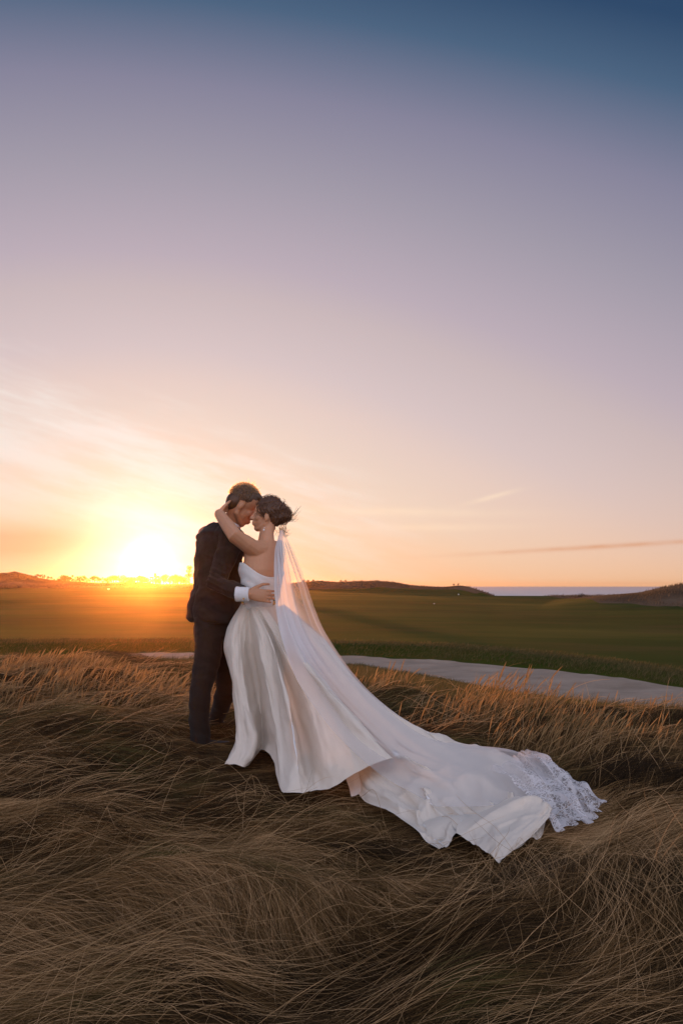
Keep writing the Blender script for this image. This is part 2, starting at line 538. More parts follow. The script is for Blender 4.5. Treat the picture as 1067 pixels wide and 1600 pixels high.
def join_vf(parts):
    V, Fc = [], []
    for v, f in parts:
        b = len(V)
        V += list(v)
        Fc += [tuple(b + q for q in ff) for ff in f]
    return V, Fc


def tree_protos():
    out = []
    for k, (h, w, conif) in enumerate(((6.0, 3.4, 0), (5.0, 3.8, 0), (7.0, 2.4, 1), (4.4, 4.2, 0), (6.4, 3.0, 0))):
        rd = random.Random(50 + k)
        parts = [tube_vf([(0, 0, -1.5), (0.05, 0, h * 0.3), (-0.05, 0.05, h * 0.75)], [0.22, 0.16, 0.05], 7)]
        lobes = []
        for q in range(9):
            a = rd.uniform(0, 6.28); zz = rd.uniform(0.3, 0.92)
            rr = w * 0.5 * (1 - zz if conif else math.sin(math.pi * min(zz + 0.05, 1)) * 0.75) * rd.uniform(0.6, 1.0)
            tip = Vector((rr * math.cos(a), rr * math.sin(a), h * zz))
            parts.append(tube_vf([(0, 0, h * zz * 0.6), tip * 0.6 + Vector((0, 0, h * zz * 0.3)), tip], [0.07, 0.05, 0.02], 5))
            lobes.append((tip, w * rd.uniform(0.16, 0.27) * (0.7 if conif else 1)))
        V, Fc = join_vf(parts)
        trunk = mesh_np('trunk', V, Fc)
        V, Fc = [], []
        for tip, lr in lobes:
            for q in range(60):
                dvec = Vector((rd.gauss(0, 1), rd.gauss(0, 1), rd.gauss(0, 0.8))).normalized() * lr * rd.uniform(0.4, 1.15)
                c = tip + dvec
                u = Vector((rd.gauss(0, 1), rd.gauss(0, 1), rd.gauss(0, 1))).normalized() * rd.uniform(0.10, 0.24)
                v = u.orthogonal().normalized() * rd.uniform(0.08, 0.18)
                b = len(V)
                V += [c - u, c - v, c + u, c + v]
                Fc.append((b, b + 1, b + 2, b + 3))
        crown = mesh_np('crown', V, Fc, False)
        out.append((trunk, crown, h))
    return out

PROTOS = tree_protos()
for tr, cr, h in PROTOS:
    tr.materials.append(M_bark); cr.materials.append(M_leaf)

def put_tree(px, Y, top_py, kind, label, group=None, wide=1.0, name='tree'):
    tr, cr, h = PROTOS[kind]
    x = (px - 533.5) * Y / F
    z = float(ground(np.array([x]), np.array([Y]))[0])
    ztop = CZ - (top_py - HY) * Y / F
    sc = max((ztop - z) / h, 0.12)
    o = prop(empty(name, (x, Y, z)), label, 'tree' if name.endswith('tree') else 'shrub', group)
    o.scale = (sc * wide, sc * wide, sc)
    o.rotation_euler.z = (px * 1.7 + top_py) % 6.28
    link('trunk', tr, None, o); link('crown', cr, None, o)
    return o

rt = random.Random(4)
# the treeline on the left horizon
px = 56.0
while px < 292:
    top = {True: 899, False: 900}[px < 100] + rt.uniform(-2.0, 2.2) + (1.5 if 135 < px < 170 else 0)
    if 84 < px < 96:
        top = 904
    put_tree(px, rt.uniform(296, 322), top, rt.choice([0, 1, 1, 3, 4, 3]), 'dark bushy tree in the low treeline on the left horizon', 'trees of the left treeline', rt.uniform(1.0, 1.7))
    px += rt.uniform(3.0, 6.0)
put_tree(296, 292, 884, 0, 'tallest tree of the treeline, right behind the man in the suit', 'trees of the left treeline', 1.0)
put_tree(243, 292, 895, 4, 'pointed tree standing right under the setting sun', 'trees of the left treeline', 1.0)
put_tree(260, 292, 896.5, 1, 'round tree just to the right of the setting sun', 'trees of the left treeline', 1.0)
put_tree(275, 292, 897.5, 1, 'small round tree midway between the sun and the tallest tree', 'trees of the left treeline', 1.0)
put_tree(67, 296, 897.0, 2, 'slender pointed tree near the left end of the treeline', 'trees of the left treeline', 0.8)
for px, top, lab in ((474, 905.5, 'low dark shrub on the dune crest just right of the veil'), (481, 906, 'second dark shrub on the dune crest right of the veil'), (490, 905.5, 'third dark shrub on the dune crest right of the veil'),
                     (533, 907.5, 'lone dark shrub on the highest part of the dune crest'), (540, 909, 'small shrub beside the lone shrub on the dune crest'),
                     (709, 915, 'shrub on the seaward end of the dune'), (716, 915.5, 'shrub at the very end of the dune before the sea')):
    put_tree(px, 243, top, 3, lab, 'shrubs on the dune crest', 1.5, 'shrub')
put_tree(908, 118, 928, 3, 'low dark shrub on the fairway crest in front of the sea', None, 2.2, 'shrub')

# small white markers far out on the course
M_white = mat('white_paint', (0.8, 0.8, 0.78), 0.5)[0]
def marker(px, Y, label, w, h):
    x = (px - 533.5) * Y / F
    z = float(ground(np.array([x]), np.array([Y]))[0])
    o = prop(empty('course_marker', (x, Y, z)), label, 'marker', 'white markers on the golf course')
    V, Fc = tube_vf([(0, 0, -0.1), (0, 0, h * 0.6)], [0.04 * h / 0.6, 0.04 * h / 0.6], 8)
    link('post', mesh_np('post', V, Fc), M_white, o)
    V, Fc = tube_vf([(-w / 2, 0, h * 0.7), (-w / 2 * 0.9, 0, h * 0.78), (w / 2 * 0.9, 0, h * 0.78), (w / 2, 0, h * 0.7)], [(h * 0.08, h * 0.28)] * 4, 10, flat=(0, 1, 0))
    link('board', mesh_np('board', V, Fc), M_white, o)
marker(170, 180, 'wide white marker on the far fairway below the treeline', 0.34, 0.3)
marker(716, 150, 'small white marker at the foot of the dune on the right', 0.14, 0.2)
marker(678, 90, 'small white marker in the middle of the green fairway', 0.08, 0.09)

# ------------------------------------------------------------------ people: helpers
def fuse(name, parts, voxel, smooth=6, material=None, parent=None, fac=0.5, post=None):
    """overlapping closed shapes grown into one continuous surface"""
    V, Fc = join_vf(parts)
    tmp = bpy.data.objects.new('tmp', mesh_np('tmp', V, Fc))
    COL.objects.link(tmp)
    bm = bmesh.new(); bm.from_mesh(tmp.data); bmesh.ops.recalc_face_normals(bm, faces=bm.faces); bm.to_mesh(tmp.data); bm.free()
    md = tmp.modifiers.new('r', 'REMESH'); md.mode = 'VOXEL'; md.voxel_size = voxel
    if smooth:
        sm = tmp.modifiers.new('s', 'SMOOTH'); sm.iterations = smooth; sm.factor = fac
    dg = bpy.context.evaluated_depsgraph_get()
    me = bpy.data.meshes.new_from_object(tmp.evaluated_get(dg))
    old = tmp.data
    bpy.data.objects.remove(tmp); bpy.data.meshes.remove(old)
    me.name = name
    if post:
        n = len(me.vertices)
        co = np.empty(n * 3); me.vertices.foreach_get('co', co)
        nr = np.empty(n * 3); me.vertices.foreach_get('normal', nr)
        co = post(co.reshape(-1, 3), nr.reshape(-1, 3))
        me.vertices.foreach_set('co', co.reshape(-1).astype(np.float32)); me.update()
    me.polygons.foreach_set('use_smooth', [True] * len(me.polygons))
    return link(name, me, material, parent)


def noise3(q, sc, seed=0):
    return (vnoise(q[:, 0] / sc + q[:, 2] / sc * 0.71, q[:, 1] / sc + q[:, 2] / sc * 0.53, seed) + vnoise(q[:, 2] / sc, q[:, 0] / sc - q[:, 1] / sc * 0.6, seed + 1)) * 0.6


def axes(fwd, up=(0, 0, 1)):
    f = Vector(fwd).normalized()
    u = Vector(up); u = (u - f * u.dot(f)).normalized()
    return Matrix((f, u.cross(f), u)).transposed()        # columns: forward, left, up


def head_parts(c, M, s, female=False):
    """cranium, face, jaw, nose, brow, lips, chin, ears; x is forward, z up"""
    T_ = lambda q: c + M @ (Vector(q) * s)
    E_ = lambda q, r: ell_vf(T_(q), tuple(v * s for v in r), M)
    j = 0.9 if female else 1.0
    out = [E_((-0.012, 0, 0.036), (0.100, 0.077, 0.094)), E_((0.026, 0, -0.030), (0.066, 0.060 * j, 0.084)),
           E_((0.058, 0, -0.096), (0.030, 0.030 * j, 0.024)), E_((0.060, 0, -0.062), (0.036, 0.040 * j, 0.036)),
           E_((0.070, 0, 0.034), (0.020, 0.048, 0.024))]
    for k in (-1, 1):
        out.append(tube_vf([T_((-0.018, 0.056 * k * j, -0.02)), T_((-0.006, 0.054 * k * j, -0.068)), T_((0.050, 0.022 * k * j, -0.098))], [0.022 * s, 0.021 * s, 0.018 * s]))
        out.append(E_((-0.014, 0.078 * k, -0.016), (0.018, 0.009, 0.029)))
        out.append(E_((0.058, 0.036 * k, -0.020), (0.024, 0.024, 0.024)))
        out.append(E_((0.077, 0.031 * k, 0.010), (0.012, 0.014, 0.010)))
    ns = 0.9 if female else 1.1
    out.append(tube_vf([T_((0.083, 0, 0.020)), T_((0.100, 0, -0.006)), T_((0.087 + 0.030 * ns, 0, -0.026))], [0.009 * s, 0.0105 * s, 0.0115 * s]))
    for k in (-1, 1):
        out.append(E_((0.098, 0.011 * k, -0.029), (0.012, 0.010, 0.009)))
    out.append(E_((0.096, 0, -0.055), (0.010, 0.022, 0.0075)))
    out.append(E_((0.093, 0, -0.069), (0.010, 0.020, 0.0085)))
    return out


def hand_parts(wrist, d, n, s, bend, thumb_side, spread=0.16, splay=None):
    """palm and five curled fingers: d along the hand, n the back of the hand, thumb on side thumb_side"""
    d = Vector(d).normalized(); n = Vector(n); n = (n - d * n.dot(d)).normalized()
    sd = d.cross(n) * thumb_side                                   # towards the thumb
    out = []
    W0 = Vector(wrist)
    out.append(tube_vf([W0 - d * 0.01 * s, W0 + d * 0.03 * s, W0 + d * 0.07 * s, W0 + d * 0.092 * s], [(0.026 * s, 0.019 * s), (0.036 * s, 0.017 * s), (0.042 * s, 0.015 * s), (0.040 * s, 0.012 * s)], 12, flat=sd))
    lens = (0.074, 0.082, 0.077, 0.060)
    for k in range(4):
        off = (1.5 - k) * 0.0205 * s
        base = W0 + d * (0.088 - 0.004 * abs(k - 1)) * s + sd * off
        fd = (d + sd * spread * (1.5 - k) / 1.5).normalized()
        L = lens[k] * s
        q = [base - fd * 0.02 * s, base]
        a = 0.0
        cur = base; dd = fd
        for seg, (fr, bd) in enumerate(((0.45, bend[0]), (0.32, bend[1]), (0.23, bend[2]))):
            a += bd
            dd = fd * math.cos(a) - n * math.sin(a)
            cur = cur + dd * L * fr
            q.append(cur)
        out.append(tube_vf(q, [0.0095 * s, 0.0095 * s, 0.0088 * s, 0.0080 * s, 0.0068 * s], 8))
    tb = W0 + d * 0.025 * s + sd * 0.028 * s
    out.append(tube_vf([tb - d * 0.012 * s, tb + (d * 0.5 + sd * 0.55 - n * 0.15) * 0.04 * s, tb + (d * 0.95 + sd * 0.75 - n * 0.3) * 0.058 * s, tb + (d * 1.4 + sd * 0.75 - n * 0.4) * 0.066 * s], [0.014 * s, 0.012 * s, 0.0105 * s, 0.008 * s], 8))
    return out


def catmull(pts, n):
    """Catmull-Rom by chord length through pts -> n samples"""
    q = np.array(pts, float)
    dd = np.linalg.norm(np.diff(q, axis=0), axis=1) ** 0.6
    t = np.concatenate([[0], np.cumsum(dd)])
    m = np.empty_like(q)
    m[1:-1] = (q[2:] - q[:-2]) / (t[2:] - t[:-2])[:, None]
    m[0] = (q[1] - q[0]) / (t[1] - t[0]); m[-1] = (q[-1] - q[-2]) / (t[-1] - t[-2])
    u = np.linspace(0, t[-1], n)
    k = np.clip(np.searchsorted(t, u, side='right') - 1, 0, len(q) - 2)
    h = (t[k + 1] - t[k]); x = (u - t[k]) / h
    h00 = 2 * x ** 3 - 3 * x ** 2 + 1; h10 = x ** 3 - 2 * x ** 2 + x; h01 = -2 * x ** 3 + 3 * x ** 2; h11 = x ** 3 - x ** 2
    return h00[:, None] * q[k] + (h10 * h)[:, None] * m[k] + h01[:, None] * q[k + 1] + (h11 * h)[:, None] * m[k + 1]


def across(lines, n_between, tens=1.0):
    """lines (L, n, 3) -> (.., n, 3), smooth across; index based"""
    L = lines.shape[0]
    m = np.zeros_like(lines)
    m[1:-1] = (lines[2:] - lines[:-2]) / 2 * tens
    m[0] = lines[1] - lines[0]; m[-1] = lines[-1] - lines[-2]
    out = []
    for k in range(L - 1):
        for x in np.linspace(0, 1, n_between, endpoint=False):
            out.append((2 * x ** 3 - 3 * x ** 2 + 1) * lines[k] + (x ** 3 - 2 * x ** 2 + x) * m[k] + (-2 * x ** 3 + 3 * x ** 2) * lines[k + 1] + (x ** 3 - x ** 2) * m[k + 1])
    out.append(lines[-1])
    return np.array(out)


def sheet_mesh(name, G, close=False):
    a, b_, _ = G.shape
    i, j = np.meshgrid(np.arange(a if close else a - 1), np.arange(b_ - 1), indexing='ij')
    i2 = (i + 1) % a
    q = np.stack([i * b_ + j, i2 * b_ + j, i2 * b_ + j + 1, i * b_ + j + 1], -1).reshape(-1, 4)
    return mesh_np(name, G.reshape(-1, 3), q)


def normals_of(G):
    du = np.gradient(G, axis=0); dv = np.gradient(G, axis=1)
    n = np.cross(du, dv)
    return n / (np.linalg.norm(n, axis=-1, keepdims=True) + 1e-9)


def line3(pts):
    return [tuple(P(*q)) for q in pts]


def strand_curves(name, arrs, radii, material, parent=None):
    """arrs (N, K, 3), radii (N, K) -> one hair curves object"""
    N, K, _ = arrs.shape
    hc = bpy.data.hair_curves.new(name)
    hc.add_curves([K] * N)
    hc.attributes['position'].data.foreach_set('vector', np.ascontiguousarray(arrs, dtype=np.float32).reshape(-1))
    ra = hc.attributes.get('radius') or hc.attributes.new('radius', 'FLOAT', 'POINT')
    ra.data.foreach_set('value', np.ascontiguousarray(radii, dtype=np.float32).reshape(-1))
    hc.materials.append(material)
    o = bpy.data.objects.new(name, hc)
    COL.objects.link(o)
    if parent:
        o.parent = parent
    return o


# ------------------------------------------------------------------ materials of the couple
def cloth_mat(name, c, rough=0.75, trans=0.0, bump=0.15, bscale=300, back=None, sheen=0.0, weave=0.06):
    m, t, b, o = mat(name, c, rough)
    b.inputs['Specular IOR Level'].default_value = 0.3
    b.inputs['Sheen Weight'].default_value = sheen
    g = t.n('ShaderNodeNewGeometry')
    n = t.noise(g.outputs['Position'], bscale, 3, 0.6)
    n2 = t.noise(g.outputs['Position'], 9.0, 4, 0.6)
    colr = t.mix(t.m('MULTIPLY', t.m('ADD', t.m('MULTIPLY', n, 0.6), t.m('MULTIPLY', n2, 0.4)), weave * 4), c, tuple(v * 0.75 for v in c))
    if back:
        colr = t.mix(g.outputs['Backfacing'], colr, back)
    t.l(colr, b.inputs['Base Color'])
    bp = t.n('ShaderNodeBump'); bp.inputs['Strength'].default_value = bump; bp.inputs['Distance'].default_value = 0.003
    n3 = t.noise(g.outputs['Position'], 26.0, 5, 0.65)
    bp2 = t.n('ShaderNodeBump'); bp2.inputs['Strength'].default_value = 0.22; bp2.inputs['Distance'].default_value = 0.012
    t.l(n3, bp2.inputs['Height']); t.l(bp2.outputs[0], bp.inputs['Normal'])
    t.l(n, bp.inputs['Height']); t.l(bp.outputs[0], b.inputs['Normal'])
    if trans:
        tl = t.n('ShaderNodeBsdfTranslucent'); t.l(colr, tl.inputs[0])
        ms = t.n('ShaderNodeMixShader'); ms.inputs[0].default_value = trans
        t.l(b.outputs[0], ms.inputs[1]); t.l(tl.outputs[0], ms.inputs[2]); t.l(ms.outputs[0], o.inputs[0])
    return m

def skin_mat(name, c):
    m, t, b, o = mat(name, c, 0.5)
    b.inputs['Subsurface Weight'].default_value = 0.15
    b.inputs['Subsurface Radius'].default_value = (0.02, 0.008, 0.004)
    g = t.n('ShaderNodeNewGeometry')
    n = t.noise(g.outputs['Position'], 40.0, 5, 0.6)
    t.l(t.mix(t.m('MULTIPLY', n, 0.5), c, tuple(v * k for v, k in zip(c, (0.8, 0.66, 0.6)))), b.inputs['Base Color'])
    return m

M_skin_m = skin_mat('skin_tan', (0.50, 0.25, 0.135))
M_skin_f = skin_mat('skin_warm', (0.60, 0.315, 0.18))
M_suit = cloth_mat('dark_wool', (0.020, 0.013, 0.010), 0.9, sheen=0.05, bscale=500)
M_shirt = cloth_mat('white_cotton', (0.80, 0.79, 0.80), 0.8, trans=0.1)
M_shoe = mat('black_leather', (0.015, 0.013, 0.012), 0.35)[0]
M_gold = mat('gold', (0.75, 0.48, 0.18), 0.25, Metallic=1.0)[0]
M_pearl = mat('pearl', (0.85, 0.82, 0.78), 0.25)[0]
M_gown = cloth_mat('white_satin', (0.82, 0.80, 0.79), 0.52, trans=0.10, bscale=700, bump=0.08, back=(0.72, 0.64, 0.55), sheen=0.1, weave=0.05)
def strand_mat(name, c):
    m = bpy.data.materials.new(name); m.use_nodes = True
    t = NT(m.node_tree)
    h = t.n('ShaderNodeBsdfHairPrincipled', parametrization='COLOR')
    h.inputs['Color'].default_value = (*c, 1)
    h.inputs['Roughness'].default_value = 0.35; h.inputs['Radial Roughness'].default_value = 0.5
    t.l(h.outputs[0], t.n('ShaderNodeOutputMaterial').inputs[0])
    return m
def hair_mat(name, c0, c1):
    m, t, b, o = mat(name, c0, 0.45)
    hi = t.n('ShaderNodeHairInfo')
    t.l(t.mix(hi.outputs['Random'], c0, c1), b.inputs['Base Color'])
    return m
M_hair_m = hair_mat('hair_brown', (0.065, 0.032, 0.016), (0.13, 0.065, 0.032))
M_strand_m = strand_mat('hair_strand_brown', (0.22, 0.11, 0.05))
M_strand_f = strand_mat('hair_strand_auburn', (0.20, 0.085, 0.035))
M_hair_f = hair_mat('hair_auburn', (0.085, 0.036, 0.016), (0.20, 0.085, 0.035))


def shell_loft(sections, n, z0=None):
    """closed loft of ellipses: (center, lateral axis*a, forward axis*b)"""
    G = []
    for c, A_, B_ in sections:
        G.append([Vector(c) + Vector(A_) * math.cos(2 * math.pi * k / n) + Vector(B_) * math.sin(2 * math.pi * k / n) for k in range(n)])
    V = [q for r in G for q in r]
    Fc = []
    for k in range(len(G) - 1):
        for a in range(n):
            Fc.append((k * n + a, k * n + (a + 1) % n, (k + 1) * n + (a + 1) % n, (k + 1) * n + a))
    Fc.append(tuple(range(n - 1, -1, -1)))
    Fc.append(tuple((len(G) - 1) * n + a for a in range(n)))
    return V, Fc


# ------------------------------------------------------------------ the man
man = prop(empty('person', P(318, 1165, 6.7)), 'man in a dark suit with short hair, leaning his forehead down to the bride', 'person', 'wedding couple')
man_inv = Matrix.Translation(-Vector(man.location))
def own(o, root):
    """keep world placement under an unrotated root"""
    o.parent = root
    o.matrix_parent_inverse = Matrix.Translation(-Vector(root.location))
    return o

gf = Vector((math.cos(R(35)), math.sin(R(35)), 0)); gr = Vector((gf.y, -gf.x, 0))       # forward, to his right
hM = axes((math.cos(R(14)) * math.cos(R(38)), math.sin(R(14)) * math.cos(R(38)), -math.sin(R(38))))
hc_m = P(379.5, 790.5, 6.80)
HS = 1.06
sho_r = P(364, 838, 6.66); elb_r = P(338, 913, 6.52); wri_r = P(389, 928.5, 6.385)
sho_l = P(322, 834, 7.02); elb_l = P(372, 905, 7.02); wri_l = P(408, 915, 6.80)
parts = head_parts(hc_m, hM, HS)
parts.append(tube_vf([hc_m + hM @ Vector((-0.015, 0, -0.03)), P(363, 815, 6.82), P(352, 832, 6.84)], [0.062, 0.062, 0.075], 12))
sec = []
for px, py, Y, a, b_ in ((350, 826, 6.84, .15, .08), (345, 842, 6.85, .20, .10), (342, 870, 6.85, .20, .115), (341, 905, 6.85, .175, .105), (338, 935, 6.85, .18, .12), (336, 965, 6.85, .18, .12)):
    sec.append((P(px, py, Y), gr * a, gf * b_))
parts.append(shell_loft(sec, 20))
for s_, e_, w_ in ((sho_r, elb_r, wri_r), (sho_l, elb_l, wri_l)):
    parts.append(tube_vf([s_, s_.lerp(e_, 0.5), e_, e_.lerp(w_, 0.5), w_], [.058, .05, .043, .04, .029], 10))
hand_d = P(414, 931, 6.40) - wri_r
parts += hand_parts(wri_r, hand_d, (0.30, -1, 0.1), 1.06, (0.10, 0.18, 0.18), -1, 0.07)
parts += hand_parts(wri_l, P(425, 915, 6.66) - wri_l, (0.3, 0.9, 0.3), 1.0, (0.2, 0.3, 0.2), 1, 0.12)
for pts, rr in (([(330, 960, 6.78), (325, 1010, 6.75), (313, 1078, 6.68), (312, 1120, 6.68), (312, 1160, 6.68)], [.1, .085, .058, .052, .042]),
                ([(345, 960, 6.95), (349, 1020, 6.98), (353, 1076, 7.0), (343, 1108, 7.12), (337, 1134, 7.2)], [.1, .08, .058, .052, .042])):
    parts.append(tube_vf([P(*q) for q in pts], rr, 10))
def sockets(c, M, s):
    eyes = [np.array(c + M @ (Vector((0.092, 0.031 * k, 0.022)) * s)) for k in (-1, 1)]
    ind = [np.array(c + M @ (Vector((0.098, 0.031 * k, -0.004)) * s)) for k in (-1, 1)]
    f = np.array(M @ Vector((1, 0, 0)))
    def post(co, nr):
        for e, dep in ((eyes, 0.006), (ind, 0.004)):
            for q in e:
                w_ = np.exp(-((co - q) ** 2).sum(1) / (0.011 * s) ** 2)
                co = co - f * (w_ * dep * s)[:, None]
        return co
    return post
own(fuse('body', parts, 0.0055, 3, M_skin_m, post=sockets(hc_m, hM, HS)), man)

# jacket: torso, skirt and both sleeves as one cloth
jsec = []
for px, py, Y, a, b_ in ((352, 817, 6.84, .085, .075), (349, 823, 6.84, .15, .09), (345, 831, 6.84, .205, .112), (343, 845, 6.85, .232, .134), (342, 870, 6.85, .23, .147), (341, 895, 6.85, .212, .145),
                         (339, 912, 6.85, .208, .145), (336, 932, 6.85, .222, .16), (334, 952, 6.85, .232, .172), (334, 966, 6.85, .232, .17), (337, 972, 6.85, .225, .155)):
    jsec.append((P(px, py, Y), gr * a, gf * b_))
jp = [shell_loft(jsec, 32)]
jp.append(tube_vf([P(352, 836, 6.74), sho_r, sho_r.lerp(elb_r, 0.5), elb_r, elb_r.lerp(wri_r, 0.45), wri_r - (wri_r - elb_r).normalized() * 0.055], [.085, .088, .075, .066, .060, .052], 12))
jp.append(tube_vf([P(335, 834, 6.95), sho_l, sho_l.lerp(elb_l, 0.5), elb_l, elb_l.lerp(wri_l, 0.5), wri_l - (wri_l - elb_l).normalized() * 0.04], [.085, .082, .072, .062, .055, .045], 12))
def wrinkle_jacket(co, nr):
    z = co[:, 2]
    n = noise3(co * np.array([1, 1, 2.2]), 0.11, 40) * 0.009 + noise3(co * np.array([1.2, 1.2, 2.0]), 0.045, 42) * 0.0025
    # elbow and waist creases
    de = np.linalg.norm(co - np.array(elb_r), axis=1)
    n = n + 0.006 * np.exp(-(de / 0.09) ** 2) * np.sin((co[:, 0] * 0.5 + z) * 190)
    vent = np.exp(-((((co - np.array(P(301, 950, 6.75))) @ np.array(gr)) / 0.012) ** 2)) * (z < P(0, 915, 6.8).z)
    return co + nr * (n - 0.006 * vent)[:, None]
jacket = own(fuse('suit_jacket', jp, 0.008, 4, M_suit, post=wrinkle_jacket), man)

tp = []
tp.append(shell_loft([(P(338, 945, 6.86), gr * .17, gf * .12), (P(337, 975, 6.86), gr * .185, gf * .135), (P(336, 995, 6.86), gr * .17, gf * .13)], 20))
tp.append(tube_vf([P(330, 968, 6.78), P(326, 1005, 6.75), P(323, 1040, 6.72), P(313, 1078, 6.68), P(311, 1102, 6.68), P(312, 1140, 6.68), P(314, 1164, 6.68)], [.115, .100, .086, .074, .070, .066, .068], 16))
tp.append(tube_vf([P(345, 968, 6.95), P(350, 1010, 6.96), P(354, 1050, 6.98), P(354, 1078, 7.0), P(345, 1106, 7.1), P(337, 1126, 7.2), P(335, 1134, 7.22)], [.115, .100, .082, .072, .062, .058, .06], 16))
def wrinkle_trousers(co, nr):
    n = noise3(co * np.array([1, 1, 1.8]), 0.10, 44) * 0.009 + noise3(co * np.array([1, 1, 2.4]), 0.05, 46) * 0.003
    return co + nr * n[:, None]
own(fuse('trousers', tp, 0.008, 4, M_suit, post=wrinkle_trousers), man)
for c, d in ((P(315, 1167, 6.68), gf), (P(339, 1138, 7.2), gf)):
    d = Vector((d.x, d.y, 0)).normalized(); l = Vector((-d.y, d.x, 0))
    sp = [tube_vf([c - d * .06, c + d * .03, c + d * .12, c + d * .20], [(.038, .05), (.044, .05), (.046, .032), (.034, .022)], 12, flat=l)]
    so = own(fuse('shoe', sp, 0.006, 2, M_shoe), man)
    V, Fc = tube_vf([c - d * .09 - Vector((0, 0, .048)), c + d * .1 - Vector((0, 0, .045)), c + d * .21 - Vector((0, 0, .036))], [(.04, .008), (.05, .008), (.03, .008)], 10, flat=l)
    sl = link('sole', mesh_np('sole', V, Fc), M_shoe); sl.parent = so
# shirt collar and cuff with its link
nk = P(361, 817.5, 6.82); nd = (P(352, 832, 6.84) - hc_m).normalized()
V, Fc = [], []
col_pts = []
for k in range(40):
    a = 2 * math.pi * k / 40
    sd = nd.orthogonal().normalized(); u = nd.cross(sd)
    for (off, rr) in ((-0.030, 0.071), (0.020, 0.080), (0.022, 0.074), (-0.028, 0.067)):
        V.append(nk + nd * off + (sd * math.cos(a) + u * math.sin(a)) * rr)
for k in range(40):
    for q in range(4):
        Fc.append((k * 4 + q, k * 4 + (q + 1) % 4, ((k + 1) % 40) * 4 + (q + 1) % 4, ((k + 1) % 40) * 4 + q))
own(link('shirt_collar', mesh_np('shirt_collar', V, Fc), M_shirt), man)
wd = (wri_r - elb_r).normalized()
cd = (wri_r - P(366, 928, 6.40)).normalized()
cf = fuse('shirt_cuff', [tube_vf([wri_r - cd * 0.085, wri_r - cd * 0.04, wri_r + cd * 0.002], [(.050, .046), (.0475, .040), (.046, .036)], 24, flat=(0, 0, 1), cap=False)], 0.0045, 1, M_shirt)
own(cf, man)
cl = ell_vf(P(381, 935.5, 6.33), (.006, .005, .006))
c_o = link('cufflink', mesh_np('cufflink', *cl), M_gold); c_o.parent = cf
# wedding ring on his hand
# hair: close shell plus short strands
E_ = lambda q, r: ell_vf(hc_m + hM @ (Vector(q) * HS), tuple(v * HS for v in r), hM)
hp = [E_((-0.020, 0, 0.046), (0.097, 0.0795, 0.091)), E_((-0.055, 0, 0.0), (0.062, 0.070, 0.078)), E_((0.03, 0, 0.10), (0.055, 0.055, 0.032)), E_((-0.012, 0, 0.040), (0.066, 0.0805, 0.060))]
hair_m = own(fuse('hair', hp, 0.006, 2, M_hair_m), man)
def scalp(c, M, s, n, zmin, length, seed, jitter=0.6, back=0.0):
    r_ = np.random.default_rng(seed)
    q = r_.normal(size=(n * 3, 3)); q /= np.linalg.norm(q, axis=1)[:, None]
    q = q[(q[:, 2] > zmin(q))][:n]
    base = np.array(c)[None] + (q * np.array([0.100, 0.080, 0.093]) + np.array([-0.020, 0, 0.046])) @ np.array(M).T * s
    nrm = q @ np.array(M).T
    dirs = nrm + r_.normal(size=nrm.shape) * jitter * 0.5 + np.array(M @ Vector((-back, 0, 0.1)))[None]
    dirs /= np.linalg.norm(dirs, axis=1)[:, None]
    L = length * r_.uniform(0.5, 1.3, len(q))
    t_ = np.linspace(0, 1, 4)
    pts = base[:, None] + dirs[:, None] * (L[:, None] * t_)[..., None]
    pts[:, :, 2] -= (L[:, None] * t_ ** 2 * 0.15)
    rad_ = np.broadcast_to(np.array([.0011, .001, .0008, .0003]), (len(q), 4))
    return pts, rad_
pts, rr = scalp(hc_m, hM, HS, 2600, lambda q: np.where(q[:, 0] > 0.2, 0.62, -0.35), 0.016, 3, 0.8)
pt2, rr2 = scalp(hc_m, hM, HS, 90, lambda q: np.where((q[:, 0] > -0.35) & (q[:, 0] < 0.45), 0.88, 3), 0.046, 5, 0.9)
rr2 = rr2 * 1.5
st = strand_curves('hair_strands', np.concatenate([pts, pt2]), np.concatenate([rr, rr2]), M_strand_m)
st.parent = hair_m

# ------------------------------------------------------------------ the bride
bride = prop(empty('person', P(402, 1185, 6.4)), 'bride with an auburn bun in a strapless white gown, long train and veil', 'person', 'wedding couple')
bf = Vector((-math.cos(R(38)), math.sin(R(38)), 0)); bl = Vector((-bf.y, bf.x, 0))      # forward, to her left (towards the camera)
bM = axes((-math.cos(R(6)) * math.cos(R(4)), math.sin(R(6)) * math.cos(R(4)), math.sin(R(4))))
bl = Vector((-math.sin(R(38)), -math.cos(R(38)), 0))
hc_b = P(417, 805.5, 6.68)
BS = 0.93
shl = P(396, 857, 6.50); ell_ = P(368, 838, 6.36); wrl = P(343.0, 803, 6.66)
shr = P(430, 856, 6.74); elr = P(392, 868, 6.95); wrr = P(356, 842, 7.08)
parts = head_parts(hc_b, bM, BS, True)
parts.append(tube_vf([hc_b + bM @ Vector((-0.02, 0, -0.04)), P(417, 832, 6.66), P(416, 848, 6.63)], [.05, .048, .058], 12))
sec = []
for px, py, Y, a, b_ in ((416, 845, 6.63, .07, .052), (414, 851, 6.62, .125, .062), (412, 861, 6.61, .155, .075), (410, 874, 6.60, .150, .088), (407, 890, 6.59, .138, .100), (405, 910, 6.58, .118, .090), (404, 930, 6.58, .108, .082), (404, 950, 6.61, .084, .07), (405, 985, 6.66, .09, .075)):
    sec.append((P(px, py, Y), bl * a, bf * b_))
parts.append(shell_loft(sec, 24))
parts.append(tube_vf([P(408, 858, 6.57), shl, shl.lerp(ell_, 0.5), ell_, ell_.lerp(wrl, 0.4), wrl], [.058, .058, .054, .050, .046, .035], 12))
